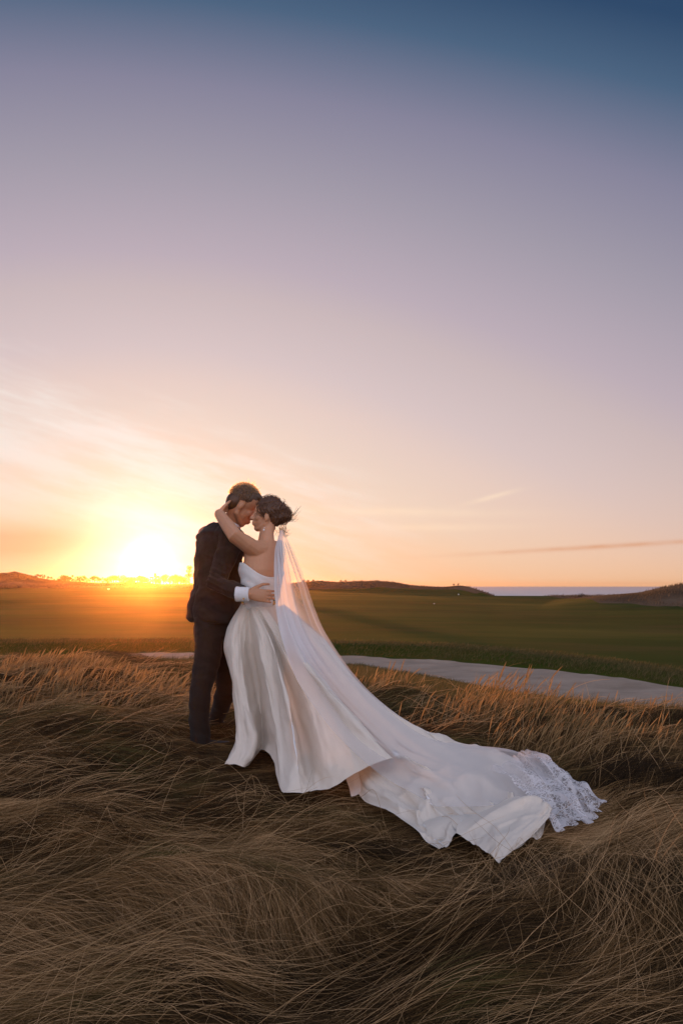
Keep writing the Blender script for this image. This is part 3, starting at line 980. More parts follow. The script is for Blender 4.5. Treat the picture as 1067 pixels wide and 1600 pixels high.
parts.append(tube_vf([P(420, 858, 6.66), shr, shr.lerp(elr, 0.5), elr, elr.lerp(wrr, 0.5), wrr], [.055, .05, .045, .04, .036, .027], 12))
# shoulder blades
parts.append(ell_vf(P(404, 868, 6.545), (.05, .03, .06)))
parts += hand_parts(wrl, P(351, 790, 6.80) - wrl, (-0.9, -0.1, 0.45), 0.95, (0.55, 0.5, 0.3), 1, 0.05)
parts += hand_parts(wrr, P(350, 826, 7.02) - wrr, (-0.2, 0.9, 0.3), 0.9, (0.4, 0.4, 0.3), -1, 0.08)
for k in (-1, 1):
    parts.append(tube_vf([P(406, 985, 6.68) + bl * .06 * k, P(402, 1080, 6.66) + bl * .07 * k, P(402, 1165, 6.6) + bl * .07 * k], [.075, .05, .035], 10))
own(fuse('body', parts, 0.005, 3, M_skin_f, post=sockets(hc_b, bM, BS)), bride)
# bodice
N_ = 64
rows = []
for t_ in np.linspace(0, 1, 20):
    row = []
    for k in range(N_):
        w_ = 2 * math.pi * k / N_
        ca, sa_ = math.cos(w_), math.sin(w_)                     # ca: to her left, sa_: forward
        top = 889 - 10 * sa_ - 8 * max(ca, 0) ** 4 + 3 * max(-sa_, 0) ** 2
        py = top + (952 - top) * t_
        pys = (868, 880, 890, 910, 930, 952)
        cxp = np.interp(py, pys, (408, 408, 406, 405, 404, 404)); Yc = np.interp(py, pys, (6.60, 6.595, 6.59, 6.58, 6.58, 6.58))
        a = np.interp(py, pys, (.160, .158, .150, .129, .115, .096)); b_ = np.interp(py, pys, (.105, .108, .116, .103, .091, .076))
        wr = 0.0025 * math.sin(ca * 9 + py * 0.35 + sa_ * 3) * np.interp(py, (880, 905, 935, 952), (0.2, 1, 1, 0.3))
        bust = 0.022 * math.exp(-((py - 888) / 12) ** 2) * max(sa_, 0)
        q = P(cxp, py, Yc) + bl * ca * (a + wr) + bf * sa_ * (b_ + wr + bust)
        row.append(q)
    rows.append(row)
G = np.array([[tuple(q) for q in r] for r in rows])
bod = own(link('bodice', sheet_mesh('bodice', G.transpose(1, 0, 2), close=True), M_gown), bride)
sm = bod.modifiers.new('thickness', 'SOLIDIFY'); sm.thickness = 0.006; sm.offset = 0

NV = 150
def lines_to_sheet(lines, nb, tens=1.0):
    return across(np.array([catmull(line3(l), NV) for l in lines]), nb, tens)

def fold_noise(G, amp, su, sv, seed, vfade=(0.0, 0.3)):
    """cloth wrinkles: fine ripples running down the fabric"""
    a, b_, _ = G.shape
    U, Vv = np.meshgrid(np.linspace(0, 1, a), np.linspace(0, 1, b_), indexing='ij')
    n = vnoise(U * su + 0.3 * vnoise(U * 3, Vv * 5, seed + 7), Vv * sv, seed) + 0.45 * vnoise(U * su * 2.1 + 5, Vv * sv * 1.6, seed + 1)
    return G + normals_of(G) * (amp * n * sst(vfade[0], vfade[1], Vv))[..., None]

def creases(G, items, seed):
    """sharp pressed creases: (u0, v0, u1, v1, height, width)"""
    a, b_, _ = G.shape
    U, Vv = np.meshgrid(np.linspace(0, 1, a), np.linspace(0, 1, b_), indexing='ij')
    Uw = U + 0.02 * vnoise(U * 6, Vv * 6, seed); Vw = Vv + 0.02 * vnoise(U * 5, Vv * 7, seed + 1)
    h = np.zeros_like(U)
    for u0, v0, u1, v1, A_, w_ in items:
        du, dv = u1 - u0, v1 - v0
        L2 = du * du + dv * dv
        t = np.clip(((Uw - u0) * du + (Vw - v0) * dv) / L2, 0, 1)
        d = ((Uw - u0) * dv - (Vw - v0) * du) / math.sqrt(L2)
        end = np.sin(math.pi * np.clip(((Uw - u0) * du + (Vw - v0) * dv) / L2, 0, 1)) ** 0.6
        side = np.where(d > 0, d / w_, -d / (w_ * 2.6))
        h += A_ * end * np.exp(-side)
    return G + normals_of(G) * h[..., None]

def crease_path(G, px, h, w):
    """a raised fold running through these spots of the cloth, steep on one side"""
    a, b_, _ = G.shape
    q = G.reshape(-1, 3)
    X = 533.5 + F * q[:, 0] / q[:, 1]; Y = HY - F * (q[:, 2] - CZ) / q[:, 1]
    pth = catmull([(x, y, 0) for x, y in px], 40)[:, :2]
    best = np.full(len(q), 1e9); sgn = np.zeros(len(q)); tt = np.zeros(len(q))
    for k in range(len(pth) - 1):
        p0, d = pth[k], pth[k + 1] - pth[k]
        t = np.clip(((X - p0[0]) * d[0] + (Y - p0[1]) * d[1]) / (d @ d), 0, 1)
        ddx, ddy = X - p0[0] - t * d[0], Y - p0[1] - t * d[1]
        ds = np.hypot(ddx, ddy)
        m = ds < best
        best[m] = ds[m]; sgn[m] = (d[0] * ddy - d[1] * ddx)[m]; tt[m] = ((k + t) / (len(pth) - 1))[m]
    side = np.where(sgn > 0, best / (w * 0.45), best / (w * 1.6))
    hh = h * np.exp(-side) * np.sin(math.pi * np.clip(tt, 0.02, 0.98)) ** 0.5
    n = normals_of(G)
    toc = np.array([0, 0, CZ]) - G
    n = n * np.sign((n * toc).sum(-1, keepdims=True))
    return G + n * hh.reshape(a, b_)[..., None]

SK = [
    [(408, 940, 6.70), (404, 985, 6.90), (400, 1050, 6.98), (400, 1120, 6.95), (402, 1165, 6.85)],
    [(384, 942, 6.66), (372, 985, 6.76), (370, 1050, 6.74), (374, 1120, 6.66), (378, 1170, 6.50)],
    [(377, 943, 6.60), (358, 978, 6.54), (353, 1012, 6.48), (362, 1065, 6.40), (367, 1120, 6.28), (366, 1162, 6.12), (352, 1193, 6.02)],
    [(380, 945, 6.54), (365, 985, 6.42), (363, 1030, 6.32), (371, 1090, 6.24), (376, 1140, 6.12), (378, 1178, 6.02), (368, 1195, 5.98)],
    [(384, 946, 6.52), (378, 990, 6.43), (381, 1050, 6.30), (391, 1110, 6.18), (400, 1148, 6.08), (396, 1178, 6.02), (384, 1197, 5.99)],
    [(388, 947, 6.52), (391, 985, 6.48), (397, 1040, 6.44), (405, 1095, 6.38), (412, 1140, 6.32), (413, 1158, 6.26), (408, 1172, 6.2)],
    [(391, 948, 6.495), (403, 985, 6.36), (410, 1040, 6.22), (419, 1100, 6.08), (426, 1145, 5.97), (430, 1168, 5.92), (426, 1184, 5.90)],
    [(394, 948, 6.485), (413, 990, 6.34), (424, 1050, 6.19), (434, 1110, 6.0), (439, 1165, 5.79), (440, 1208, 5.6), (440, 1236, 5.47)],
    [(398, 948, 6.475), (423, 1000, 6.28), (440, 1060, 6.06), (455, 1120, 5.84), (464, 1170, 5.64), (468, 1208, 5.52), (470, 1238, 5.44)],
    [(401, 948, 6.475), (427, 1000, 6.34), (446, 1060, 6.20), (463, 1120, 6.03), (475, 1170, 5.84), (483, 1205, 5.68), (489, 1236, 5.5)],
    [(404, 948, 6.47), (438, 1008, 6.23), (467, 1070, 5.99), (491, 1130, 5.74), (506, 1180, 5.57), (513, 1210, 5.5), (520, 1230, 5.45)],
    [(409, 948, 6.47), (450, 1012, 6.22), (488, 1070, 5.98), (522, 1130, 5.72), (543, 1168, 5.56), (555, 1192, 5.47), (561, 1205, 5.43)],
    [(414, 948, 6.475), (462, 1018, 6.17), (504, 1070, 5.92), (547, 1118, 5.68), (580, 1155, 5.53), (600, 1175, 5.45), (613, 1184, 5.40)],
    [(418, 948, 6.485), (466, 1015, 6.26), (510, 1068, 6.04), (552, 1120, 5.84), (582, 1160, 5.70), (598, 1186, 5.60), (606, 1207, 5.52)],
    [(424, 947, 6.50), (462, 1012, 6.38), (500, 1068, 6.2), (535, 1125, 6.0), (560, 1175, 5.80), (574, 1208, 5.63), (585, 1231, 5.5)],
    [(432, 945, 6.56), (455, 1010, 6.55), (485, 1070, 6.42), (510, 1130, 6.2), (530, 1180, 5.95), (540, 1215, 5.72), (548, 1243, 5.53)],
]
G = lines_to_sheet(SK, 14, 0.8)
G = fold_noise(G, 0.010, 24, 4, 60)
G = fold_noise(G, 0.004, 60, 14, 62, (0.02, 0.2))
rc = random.Random(77)
G = creases(G, [(rc.uniform(0.1, 0.8), rc.uniform(0.05, 0.5), None, None, 0, 0) for _ in range(0)] +
            [(u, v, u + du, v + dv, A_, w_) for u, v, du, dv, A_, w_ in ((0.30, 0.10, 0.03, 0.5, 0.018, 0.02), (0.62, 0.12, 0.05, 0.55, 0.009, 0.03), (0.70, 0.35, -0.02, 0.55, 0.014, 0.02), (0.55, 0.5, 0.02, 0.45, 0.016, 0.018), (0.22, 0.3, 0.02, 0.5, 0.008, 0.015), (0.76, 0.1, 0.02, 0.8, 0.007, 0.02), (0.48, 0.15, 0.01, 0.4, 0.008, 0.015))], 64)
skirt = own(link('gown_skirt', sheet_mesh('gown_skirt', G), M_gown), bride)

TR = [
    [(420, 945, 6.62), (470, 1050, 6.45), (520, 1150, 6.10), (548, 1215, 5.78), (566, 1247, 5.40), (600, 1262, 5.14), (640, 1287, 4.88), (660, 1306, 4.70), (681, 1322, 4.57)],
    [(423, 945, 6.61), (473, 1045, 6.40), (530, 1140, 6.04), (572, 1203, 5.70), (596, 1232, 5.40), (625, 1250, 5.20), (655, 1272, 4.98), (680, 1298, 4.74), (700, 1319, 4.60)],
    [(425, 945, 6.60), (478, 1040, 6.38), (542, 1128, 6.0), (594, 1188, 5.62), (625, 1218, 5.38), (654, 1238, 5.24), (682, 1256, 5.10), (704, 1278, 4.94), (724, 1306, 4.68)],
    [(428, 945, 6.58), (486, 1035, 6.30), (552, 1115, 5.93), (612, 1170, 5.58), (652, 1203, 5.38), (690, 1224, 5.26), (724, 1246, 5.12), (752, 1285, 4.80), (780, 1340, 4.40)],
    [(431, 944, 6.58), (495, 1029, 6.30), (560, 1100, 5.98), (622, 1152, 5.70), (674, 1188, 5.50), (722, 1212, 5.36), (764, 1238, 5.20), (800, 1275, 4.90), (822, 1316, 4.62)],
    [(433, 943, 6.60), (500, 1018, 6.40), (571, 1088, 6.10), (641, 1145, 5.84), (702, 1178, 5.64), (760, 1204, 5.46), (800, 1228, 5.30), (828, 1262, 5.02), (848, 1298, 4.76)],
    [(436, 942, 6.64), (508, 1000, 6.52), (552, 1058, 6.32), (600, 1103, 6.12), (655, 1143, 5.96), (705, 1163, 5.88), (748, 1167, 5.83), (800, 1184, 5.68), (862, 1236, 5.28)],
    [(432, 941, 6.70), (490, 1010, 6.78), (540, 1072, 6.62), (590, 1120, 6.42), (650, 1156, 6.2), (705, 1172, 6.1), (750, 1176, 6.02), (800, 1190, 5.85), (862, 1240, 5.40)],
]
NV = 260
G = lines_to_sheet(TR, 40, 0.9)
G = fold_noise(G, 0.022, 9, 4.5, 70, (0.35, 0.6))
G = fold_noise(G, 0.008, 24, 9, 74, (0.3, 0.6))
items = []
for _ in range(0):
    v = rc.uniform(0.42, 0.88); u = rc.uniform(0.02, 0.85)
    along = rc.random() < 0.65
    items.append((u, v, u + (rc.uniform(-0.08, 0.12) if along else rc.uniform(0.12, 0.3)), v + (rc.uniform(0.12, 0.32) if along else rc.uniform(-0.05, 0.12)), rc.uniform(0.008, 0.022), rc.uniform(0.012, 0.03)))
items += [(0.35, 0.15, 0.42, 0.6, 0.02, 0.03), (0.60, 0.2, 0.62, 0.75, 0.018, 0.03), (0.48, 0.1, 0.52, 0.5, 0.012, 0.02)]
G = creases(G, items, 66)
a_, b__, _ = G.shape
U, Vv = np.meshgrid(np.linspace(0, 1, a_), np.linspace(0, 1, b__), indexing='ij')
Uw = U + 0.05 * vnoise(U * 3 + 2, Vv * 5, 140); Vw = Vv + 0.04 * vnoise(U * 4, Vv * 4 + 3, 141)
def ridged(x, y, sd):
    return (1 - np.abs(vnoise(x, y, sd))) ** 2.2 - 0.45
fold = 0.062 * ridged(Uw * 5.5 + 1.2, Vw * 2.2, 142) * sst(0.30, 0.55, Vv) + 0.045 * ridged(Uw * 4 + Vw * 7, Vw * 5 - Uw * 3, 143) * sst(0.5, 0.72, Vv) + 0.022 * ridged(Uw * 9 - Vw * 6, Vw * 11 + Uw * 6, 144) * sst(0.55, 0.75, Vv)
nn = normals_of(G); nn = nn * np.sign(nn[..., 2:3] + 1e-6)
fold = fold * (1 - 0.8 * sst(0.9, 1.0, Vv)) * (0.35 + 0.65 * sst(0.0, 0.12, U)) * (1 - 0.6 * sst(0.8, 1.0, U))
G = G + nn * fold[..., None]
G[..., 2] = np.maximum(G[..., 2], np.where(Vv > 0.6, ground(G[..., 0], G[..., 1]) + 0.022, -9))
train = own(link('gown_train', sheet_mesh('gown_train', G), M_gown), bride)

# loose layers of the train folded over on the grass
FLAP2 = [
    [(712, 1302, 4.66), (738, 1316, 4.56), (752, 1327, 4.48), (766, 1336, 4.41), (778, 1343, 4.35)],
    [(716, 1288, 4.76), (748, 1299, 4.63), (770, 1310, 4.53), (782, 1322, 4.45), (788, 1336, 4.38)],
    [(740, 1275, 4.88), (771, 1279, 4.75), (796, 1288, 4.66), (808, 1300, 4.57), (808, 1322, 4.47)],
    [(775, 1262, 4.95), (798, 1259, 4.90), (820, 1264, 4.83), (834, 1276, 4.74), (832, 1304, 4.60)],
    [(790, 1252, 5.00), (812, 1247, 4.97), (836, 1250, 4.93), (856, 1260, 4.87), (860, 1272, 4.80)],
    [(792, 1255, 5.08), (814, 1251, 5.06), (838, 1254, 5.02), (852, 1262, 4.98), (858, 1273, 4.88)],
]
G = across(np.array([catmull(line3(l), 60) for l in FLAP2]), 12, 0.9)
G = fold_noise(G, 0.014, 3, 4, 80, (0.0, 0.3))
G = fold_noise(G, 0.006, 8, 10, 82, (0.0, 0.3))
for px, h, w in (([(726, 1303), (784, 1270), (831, 1251), (860, 1264)], 0.03, 7), ([(777, 1343), (776, 1312), (772, 1288)], 0.02, 6), ([(760, 1300), (800, 1285), (845, 1272)], 0.014, 6)):
    G = crease_path(G, px, h, w)
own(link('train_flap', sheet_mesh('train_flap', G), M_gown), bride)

# ------------------------------------------------------------------ veil
def tulle_mat(name, dens, lace=False):
    m, t, b, o = mat(name, (0.82, 0.80, 0.82), 0.8)
    tl = t.n('ShaderNodeBsdfTranslucent'); tl.inputs[0].default_value = (0.85, 0.82, 0.82, 1)
    ms = t.n('ShaderNodeMixShader'); ms.inputs[0].default_value = 0.45
    t.l(b.outputs[0], ms.inputs[1]); t.l(tl.outputs[0], ms.inputs[2])
    tr = t.n('ShaderNodeBsdfTransparent')
    lw = t.n('ShaderNodeLayerWeight'); lw.inputs[0].default_value = 0.35
    at = t.n('ShaderNodeAttribute'); at.attribute_name = 'gather'
    a = t.m('ADD', t.m('ADD', dens, at.outputs['Fac']), t.m('MULTIPLY', lw.outputs['Facing'], 0.40), clamp=True)
    g = t.n('ShaderNodeNewGeometry')
    if lace:
        vo = t.n('ShaderNodeTexVoronoi', feature='DISTANCE_TO_EDGE'); vo.inputs['Scale'].default_value = 58
        nz = t.n('ShaderNodeTexNoise'); nz.inputs['Scale'].default_value = 20; nz.inputs['Detail'].default_value = 3
        t.l(g.outputs['Position'], nz.inputs['Vector'])
        mx = t.n('ShaderNodeMix', data_type='VECTOR'); mx.inputs[0].default_value = 0.06
        t.l(g.outputs['Position'], mx.inputs[4]); t.l(nz.outputs['Color'], mx.inputs[5])
        t.l(mx.outputs[1], vo.inputs['Vector'])
        web = t.smooth(vo.outputs['Distance'], 0.16, 0.06)
        bl_ = t.smooth(nz.outputs[0], 0.50, 0.56)
        a = t.m('MAXIMUM', t.m('MULTIPLY', web, 0.85), t.m('MULTIPLY', bl_, 0.95))
        at2 = t.n('ShaderNodeAttribute'); at2.attribute_name = 'fade'
        a = t.m('ADD', t.m('MULTIPLY', a, at2.outputs['Fac']), 0.30, clamp=True)
    mm = t.n('ShaderNodeMixShader')
    t.l(a, mm.inputs[0])
    t.l(tr.outputs[0], mm.inputs[1]); t.l(ms.outputs[0], mm.inputs[2]); t.l(mm.outputs[0], o.inputs[0])
    return m
M_tulle = tulle_mat('veil_tulle', 0.20)
M_lace = tulle_mat('veil_lace', 0.4, True)
VL = [
    [(437, 831, 6.60), (431, 862, 6.50), (429, 900, 6.40), (431, 950, 6.34), (441, 1000, 6.22), (468, 1070, 5.97), (520, 1140, 5.62), (590, 1205, 5.28), (660, 1246, 5.08), (722, 1284, 4.82)],
    [(438, 829, 6.59), (436, 862, 6.47), (439, 905, 6.38), (446, 955, 6.34), (466, 1010, 6.18), (508, 1080, 5.92), (570, 1145, 5.62), (650, 1198, 5.34), (730, 1240, 5.10), (800, 1290, 4.78)],
    [(440, 828, 6.58), (442, 862, 6.46), (450, 905, 6.44), (462, 955, 6.42), (484, 1005, 6.30), (530, 1070, 6.04), (592, 1132, 5.74), (672, 1182, 5.48), (770, 1216, 5.24), (860, 1296, 4.76)],
    [(441, 828, 6.58), (448, 862, 6.50), (461, 905, 6.52), (476, 952, 6.52), (498, 1000, 6.42), (546, 1062, 6.16), (608, 1120, 5.90), (690, 1163, 5.66), (800, 1192, 5.46), (906, 1292, 4.82)],
    [(442, 828, 6.59), (454, 862, 6.58), (470, 905, 6.62), (486, 952, 6.62), (506, 994, 6.54), (552, 1055, 6.28), (612, 1112, 6.06), (695, 1157, 5.84), (815, 1176, 5.66), (930, 1275, 5.0)],
    [(443, 829, 6.61), (457, 862, 6.66), (474, 905, 6.72), (490, 952, 6.72), (508, 992, 6.64), (553, 1055, 6.38), (612, 1112, 6.16), (700, 1159, 5.94), (830, 1186, 5.76), (944, 1256, 5.14)],
]
G = across(np.array([catmull(line3(l), 220) for l in VL]), 30, 0.9)
a_, b__, _ = G.shape
U, Vv = np.meshgrid(np.linspace(0, 1, a_), np.linspace(0, 1, b__), indexing='ij')
nrm = normals_of(G)
pl = 0.010 * np.sin(U * 38 + 3 * vnoise(U * 5, Vv * 2, 89) + 1.5 * vnoise(U * 3, Vv * 4, 90)) * sst(0.0, 0.08, Vv) * (1 - sst(0.30, 0.55, Vv)) + 0.010 * vnoise(U * 7, Vv * 6, 91) * sst(0.4, 0.6, Vv)
G = G + nrm * pl[..., None]
cut = int(b__ * 0.925)
veil = own(link('veil', sheet_mesh('veil', G[:, :cut]), M_tulle), bride)
ga = veil.data.attributes.new('gather', 'FLOAT', 'POINT')
gv = 0.72 * (1 - sst(0.30, 0.62, U + 0.05 * vnoise(U * 9, Vv * 7, 98))) * (1 - sst(0.30, 0.52, Vv)) + 0.12 * (vnoise(U * 14, Vv * 3, 99) > 0.25) * (1 - sst(0.3, 0.5, Vv))
ga.data.foreach_set('value', gv[:, :cut].reshape(-1).astype(np.float32))
# lace border, ruffled
L0 = across(np.array([catmull(line3(l), 220) for l in VL]), 60, 0.9)[int(60 * 2.2):, cut - 22:]
a_, b__, _ = L0.shape
U, Vv = np.meshgrid(np.linspace(0, 1, a_), np.linspace(0, 1, b__), indexing='ij')
L0 = L0 + normals_of(L0) * (0.028 * vnoise(U * 11, Vv * 4, 95) + 0.016 * vnoise(U * 24, Vv * 8, 96))[..., None]
L0[:, :, 2] += 0.02 + 0.02 * vnoise(U * 9, Vv * 3, 97)
sc_e = 0.025 * np.sin(U * 44) * Vv ** 2
L0[:, :, 0] += sc_e
lace = link('lace_border', sheet_mesh('lace_border', L0), M_lace)
fa = lace.data.attributes.new('fade', 'FLOAT', 'POINT')
fa.data.foreach_set('value', (0.8 * sst(0.05, 0.55, Vv + 0.22 * vnoise(U * 9, Vv * 3, 150))).reshape(-1).astype(np.float32))
lace.parent = veil
lace.matrix_parent_inverse = Matrix.Identity(4)

# ------------------------------------------------------------------ the bride's hair
Eb = lambda q, r: ell_vf(hc_b + bM @ (Vector(q) * BS), tuple(v * BS for v in r), bM)
hp = [Eb((-0.022, 0, 0.046), (0.106, 0.086, 0.097)), Eb((-0.062, 0, 0.0), (0.060, 0.070, 0.078))]
bun = []
rb = random.Random(12)
bc = P(441, 804, 6.68)
bun.append(ell_vf(bc, (.052, .055, .058)))
for k in range(16):
    a = rb.uniform(0, 6.28); b_ = rb.uniform(-1.0, 1.0)
    q = bc + Vector((0.036 * math.cos(a) * math.cos(b_) + 0.006, 0.045 * math.sin(b_) - 0.008, 0.042 * math.sin(a) * math.cos(b_)))
    bun.append(ell_vf(q, (rb.uniform(.016, .024), rb.uniform(.018, .024), rb.uniform(.015, .023))))
bun.append(tube_vf([P(428, 797, 6.64), P(436, 790, 6.64), P(444, 788, 6.66)], [.03, .022, .012]))
def hair_grain(co, nr):
    d = co - np.array(bc)
    return co + nr * (0.0022 * np.sin(d[:, 0] * 260 + 7 * np.sin(d[:, 2] * 45)) + 0.003 * noise3(co, 0.012, 50))[:, None]
hair_b = own(fuse('hair', hp + bun, 0.0045, 2, M_hair_f, post=hair_grain), bride)
r_ = np.random.default_rng(21)
H = []
def wisp(p0, p1, n, jit, curl=0.0, K=9):
    for _ in range(n):
        a = np.array(p0) + r_.normal(size=3) * 0.006
        b2 = np.array(p1) + r_.normal(size=3) * jit
        t_ = np.linspace(0, 1, K)[:, None]
        q = a + (b2 - a) * t_ + np.array([0, 0, -0.02]) * (t_ * (1 - t_)) * 4 * r_.uniform(-0.3, 1.2)
        if curl:
            ph = r_.uniform(0, 6.28); w_ = r_.uniform(9, 14)
            q = q + curl * t_ * np.concatenate([np.cos(ph + w_ * t_), np.sin(ph + w_ * t_) * 0.6, np.sin(ph + w_ * t_)], 1)
        H.append(q)
wisp(P(452, 811, 6.68), P(467, 794, 6.68), 9, 0.012)
wisp(P(452, 812, 6.68), P(464, 808, 6.66), 6, 0.012)
wisp(P(420, 783, 6.68), P(437, 781, 6.68), 7, 0.008)
wisp(P(443, 788, 6.68), P(446, 783, 6.66), 10, 0.012, 0.008)
for _ in range(14):
    wisp(P(r_.uniform(430, 447), r_.uniform(818, 826), 6.66), P(r_.uniform(430, 452), r_.uniform(832, 840), 6.65), 2, 0.01, 0.014)
wisp(P(403, 796, 6.63), P(400, 806, 6.62), 5, 0.006, 0.004)
for _ in range(1300):                                            # loose hairs over the bun and crown
    a, b2 = r_.uniform(0, 6.28), r_.uniform(-1.2, 1.2)
    n_ = np.array([math.cos(a) * math.cos(b2), math.sin(b2), math.sin(a) * math.cos(b2)])
    c0 = np.array(bc) + n_ * 0.056 if r_.random() < 0.6 else np.array(hc_b + bM @ Vector((-0.02, 0, 0.045))) + n_ * 0.088 * np.array([1.02, 0.9, 1.0])
    if c0[0] < P(407, 800, 6.68).x and c0[2] < P(407, 794, 6.68).z:
        continue
    tg = np.cross(n_, r_.normal(size=3)); tg /= np.linalg.norm(tg)
    t_ = np.linspace(0, 1, 9)[:, None]
    L = r_.uniform(0.015, 0.045)
    H.append(c0 + tg * L * t_ + n_ * L * 0.45 * (t_ * (1 - t_) * 2 + t_ * r_.uniform(0, 0.35)))
H = np.array(H)
hs = strand_curves('hair_strands', H, np.broadcast_to(np.linspace(0.0011, 0.0004, 9), H.shape[:2]), M_hair_f)
hs.parent = hair_b; hs.matrix_parent_inverse = Matrix.Identity(4)
er = link('earring', mesh_np('earring', *join_vf([ell_vf(P(412.3, 828, 6.59), (.006, .006, .008)), ell_vf(P(413.2, 824.5, 6.59), (.003, .003, .004))])), M_pearl)
own(er, bride)

# ------------------------------------------------------------------ grass
def grass_mat(name, stops, trans=0.35, patch=None, toned=False):
    m, t, b, o = mat(name, (0.2, 0.15, 0.08), 0.7)
    b.inputs['Specular IOR Level'].default_value = 0.2
    hi = t.n('ShaderNodeHairInfo')
    g = t.n('ShaderNodeNewGeometry')
    at = t.n('ShaderNodeAttribute'); at.attribute_name = 'tone'
    nz = t.noise(g.outputs['Position'], 1.1, 4, 0.6)
    f = at.outputs['Fac'] if toned else t.m('ADD', t.m('MULTIPLY', hi.outputs['Random'], 0.55), t.m('MULTIPLY', nz, 0.55))
    c = t.ramp(f, stops)
    if patch:
        n2 = t.noise(g.outputs['Position'], 0.9, 3, 0.5)
        c = t.mix(t.m('MULTIPLY', t.m('MULTIPLY', t.smooth(n2, 0.50, 0.66), t.m('GREATER_THAN', hi.outputs['Random'], 0.55)), 0.8), c, patch)
    t.l(c, b.inputs['Base Color'])
    tl = t.n('ShaderNodeBsdfTranslucent'); t.l(c, tl.inputs[0])
    ms = t.n('ShaderNodeMixShader'); ms.inputs[0].default_value = trans
    t.l(b.outputs[0], ms.inputs[1]); t.l(tl.outputs[0], ms.inputs[2]); t.l(ms.outputs[0], o.inputs[0])
    return m
M_dry = grass_mat('dry_grass', [(0.05, (0.030, 0.016, 0.005)), (0.35, (0.105, 0.058, 0.019)), (0.65, (0.25, 0.143, 0.054)), (0.95, (0.60, 0.385, 0.195))], 0.3, (0.12, 0.105, 0.030), True)
M_seed = grass_mat('seed_grass', [(0.2, (0.24, 0.14, 0.06)), (0.6, (0.36, 0.23, 0.10)), (0.95, (0.46, 0.32, 0.16))], 0.5)
M_scrub = grass_mat('dune_scrub', [(0.2, (0.035, 0.024, 0.012)), (0.5, (0.09, 0.058, 0.032)), (0.85, (0.19, 0.125, 0.07))], 0.25)
M_turf = grass_mat('short_turf', [(0.2, (0.055, 0.055, 0.016)), (0.5, (0.10, 0.085, 0.028)), (0.85, (0.20, 0.14, 0.06))], 0.35)

# where the cloth lies, so that the grass is pressed under it
CELL = 0.03
cloth_z = np.full((400, 400), np.inf)
OX, OY = -3.0, 2.0
dg = bpy.context.evaluated_depsgraph_get()
for nm in ('gown_skirt', 'gown_train', 'train_flap', 'lace_border', 'veil'):
    me = bpy.data.objects[nm].data
    co = np.empty(len(me.vertices) * 3); me.vertices.foreach_get('co', co); co = co.reshape(-1, 3)
    ix = ((co[:, 0] - OX) / CELL).astype(int); iy = ((co[:, 1] - OY) / CELL).astype(int)
    ok = (ix >= 0) & (ix < 400) & (iy >= 0) & (iy < 400)
    np.minimum.at(cloth_z, (ix[ok], iy[ok]), co[ok, 2])

def press(pts, keep=None):
    ix = np.clip(((pts[..., 0] - OX) / CELL).astype(int), 0, 399); iy = np.clip(((pts[..., 1] - OY) / CELL).astype(int), 0, 399)
    cz = cloth_z[ix, iy] - 0.012
    z = np.minimum(pts[..., 2], cz)
    if keep is not None:
        z = np.where(keep[:, None], pts[..., 2], z)
    pts[..., 2] = z
    return pts

def flow(x, y):
    th = -0.12 + 0.75 * vnoise(x / 1.5 + 0.3, y / 1.2 + 0.8, 101) + 0.45 * vnoise(x / 0.6, y / 0.5, 102)
    th = th - 0.95 * np.exp(-((x - 0.0) / 0.55) ** 2 - ((y - 4.1) / 0.75) ** 2)
    th = th + 0.75 * sst(0.2, 0.9, x) * sst(2.6, 3.6, y) - 0.35 * np.exp(-((x + 0.8) / 0.5) ** 2 - ((y - 3.6) / 0.7) ** 2)
    return th

def march(x0, y0, th_off, L, K):
    xs = [x0]; ys = [y0]
    x, y = x0.copy(), y0.copy()
    for k in range(K - 1):
        th = flow(x, y) + th_off
        x = x + np.cos(th) * L / (K - 1); y = y + np.sin(th) * L / (K - 1)
        xs.append(x); ys.append(y)
    return np.stack(xs, 1), np.stack(ys, 1)

g_ = np.random.default_rng(33)
def sample_mound(n, smax=0.55, y0=1.7, pw=1.15):
    out_x, out_y = [], []
    m = 0
    while m < n:
        s = g_.uniform(-smax, smax, n); y = g_.uniform(y0, 15, n)
        w_ = y * np.minimum(3.2 / y, 1.0) ** (pw + 1) / 3.2
        w_ = w_ * (1 - 0.72 * sst(0.18, 0.55, vnoise(s * y / 0.55 + 0.4, y / 0.42, 130) + 0.4 * vnoise(s * y / 0.2, y / 0.2, 131)))
        ok = (g_.random(n) < w_) & (y < edge_mound(s) + 0.35 + 0.6 * vnoise(s * 20, y * 0, 109))
        out_x.append((s * y)[ok]); out_y.append(y[ok]); m += ok.sum()
    return np.concatenate(out_x)[:n], np.concatenate(out_y)[:n]

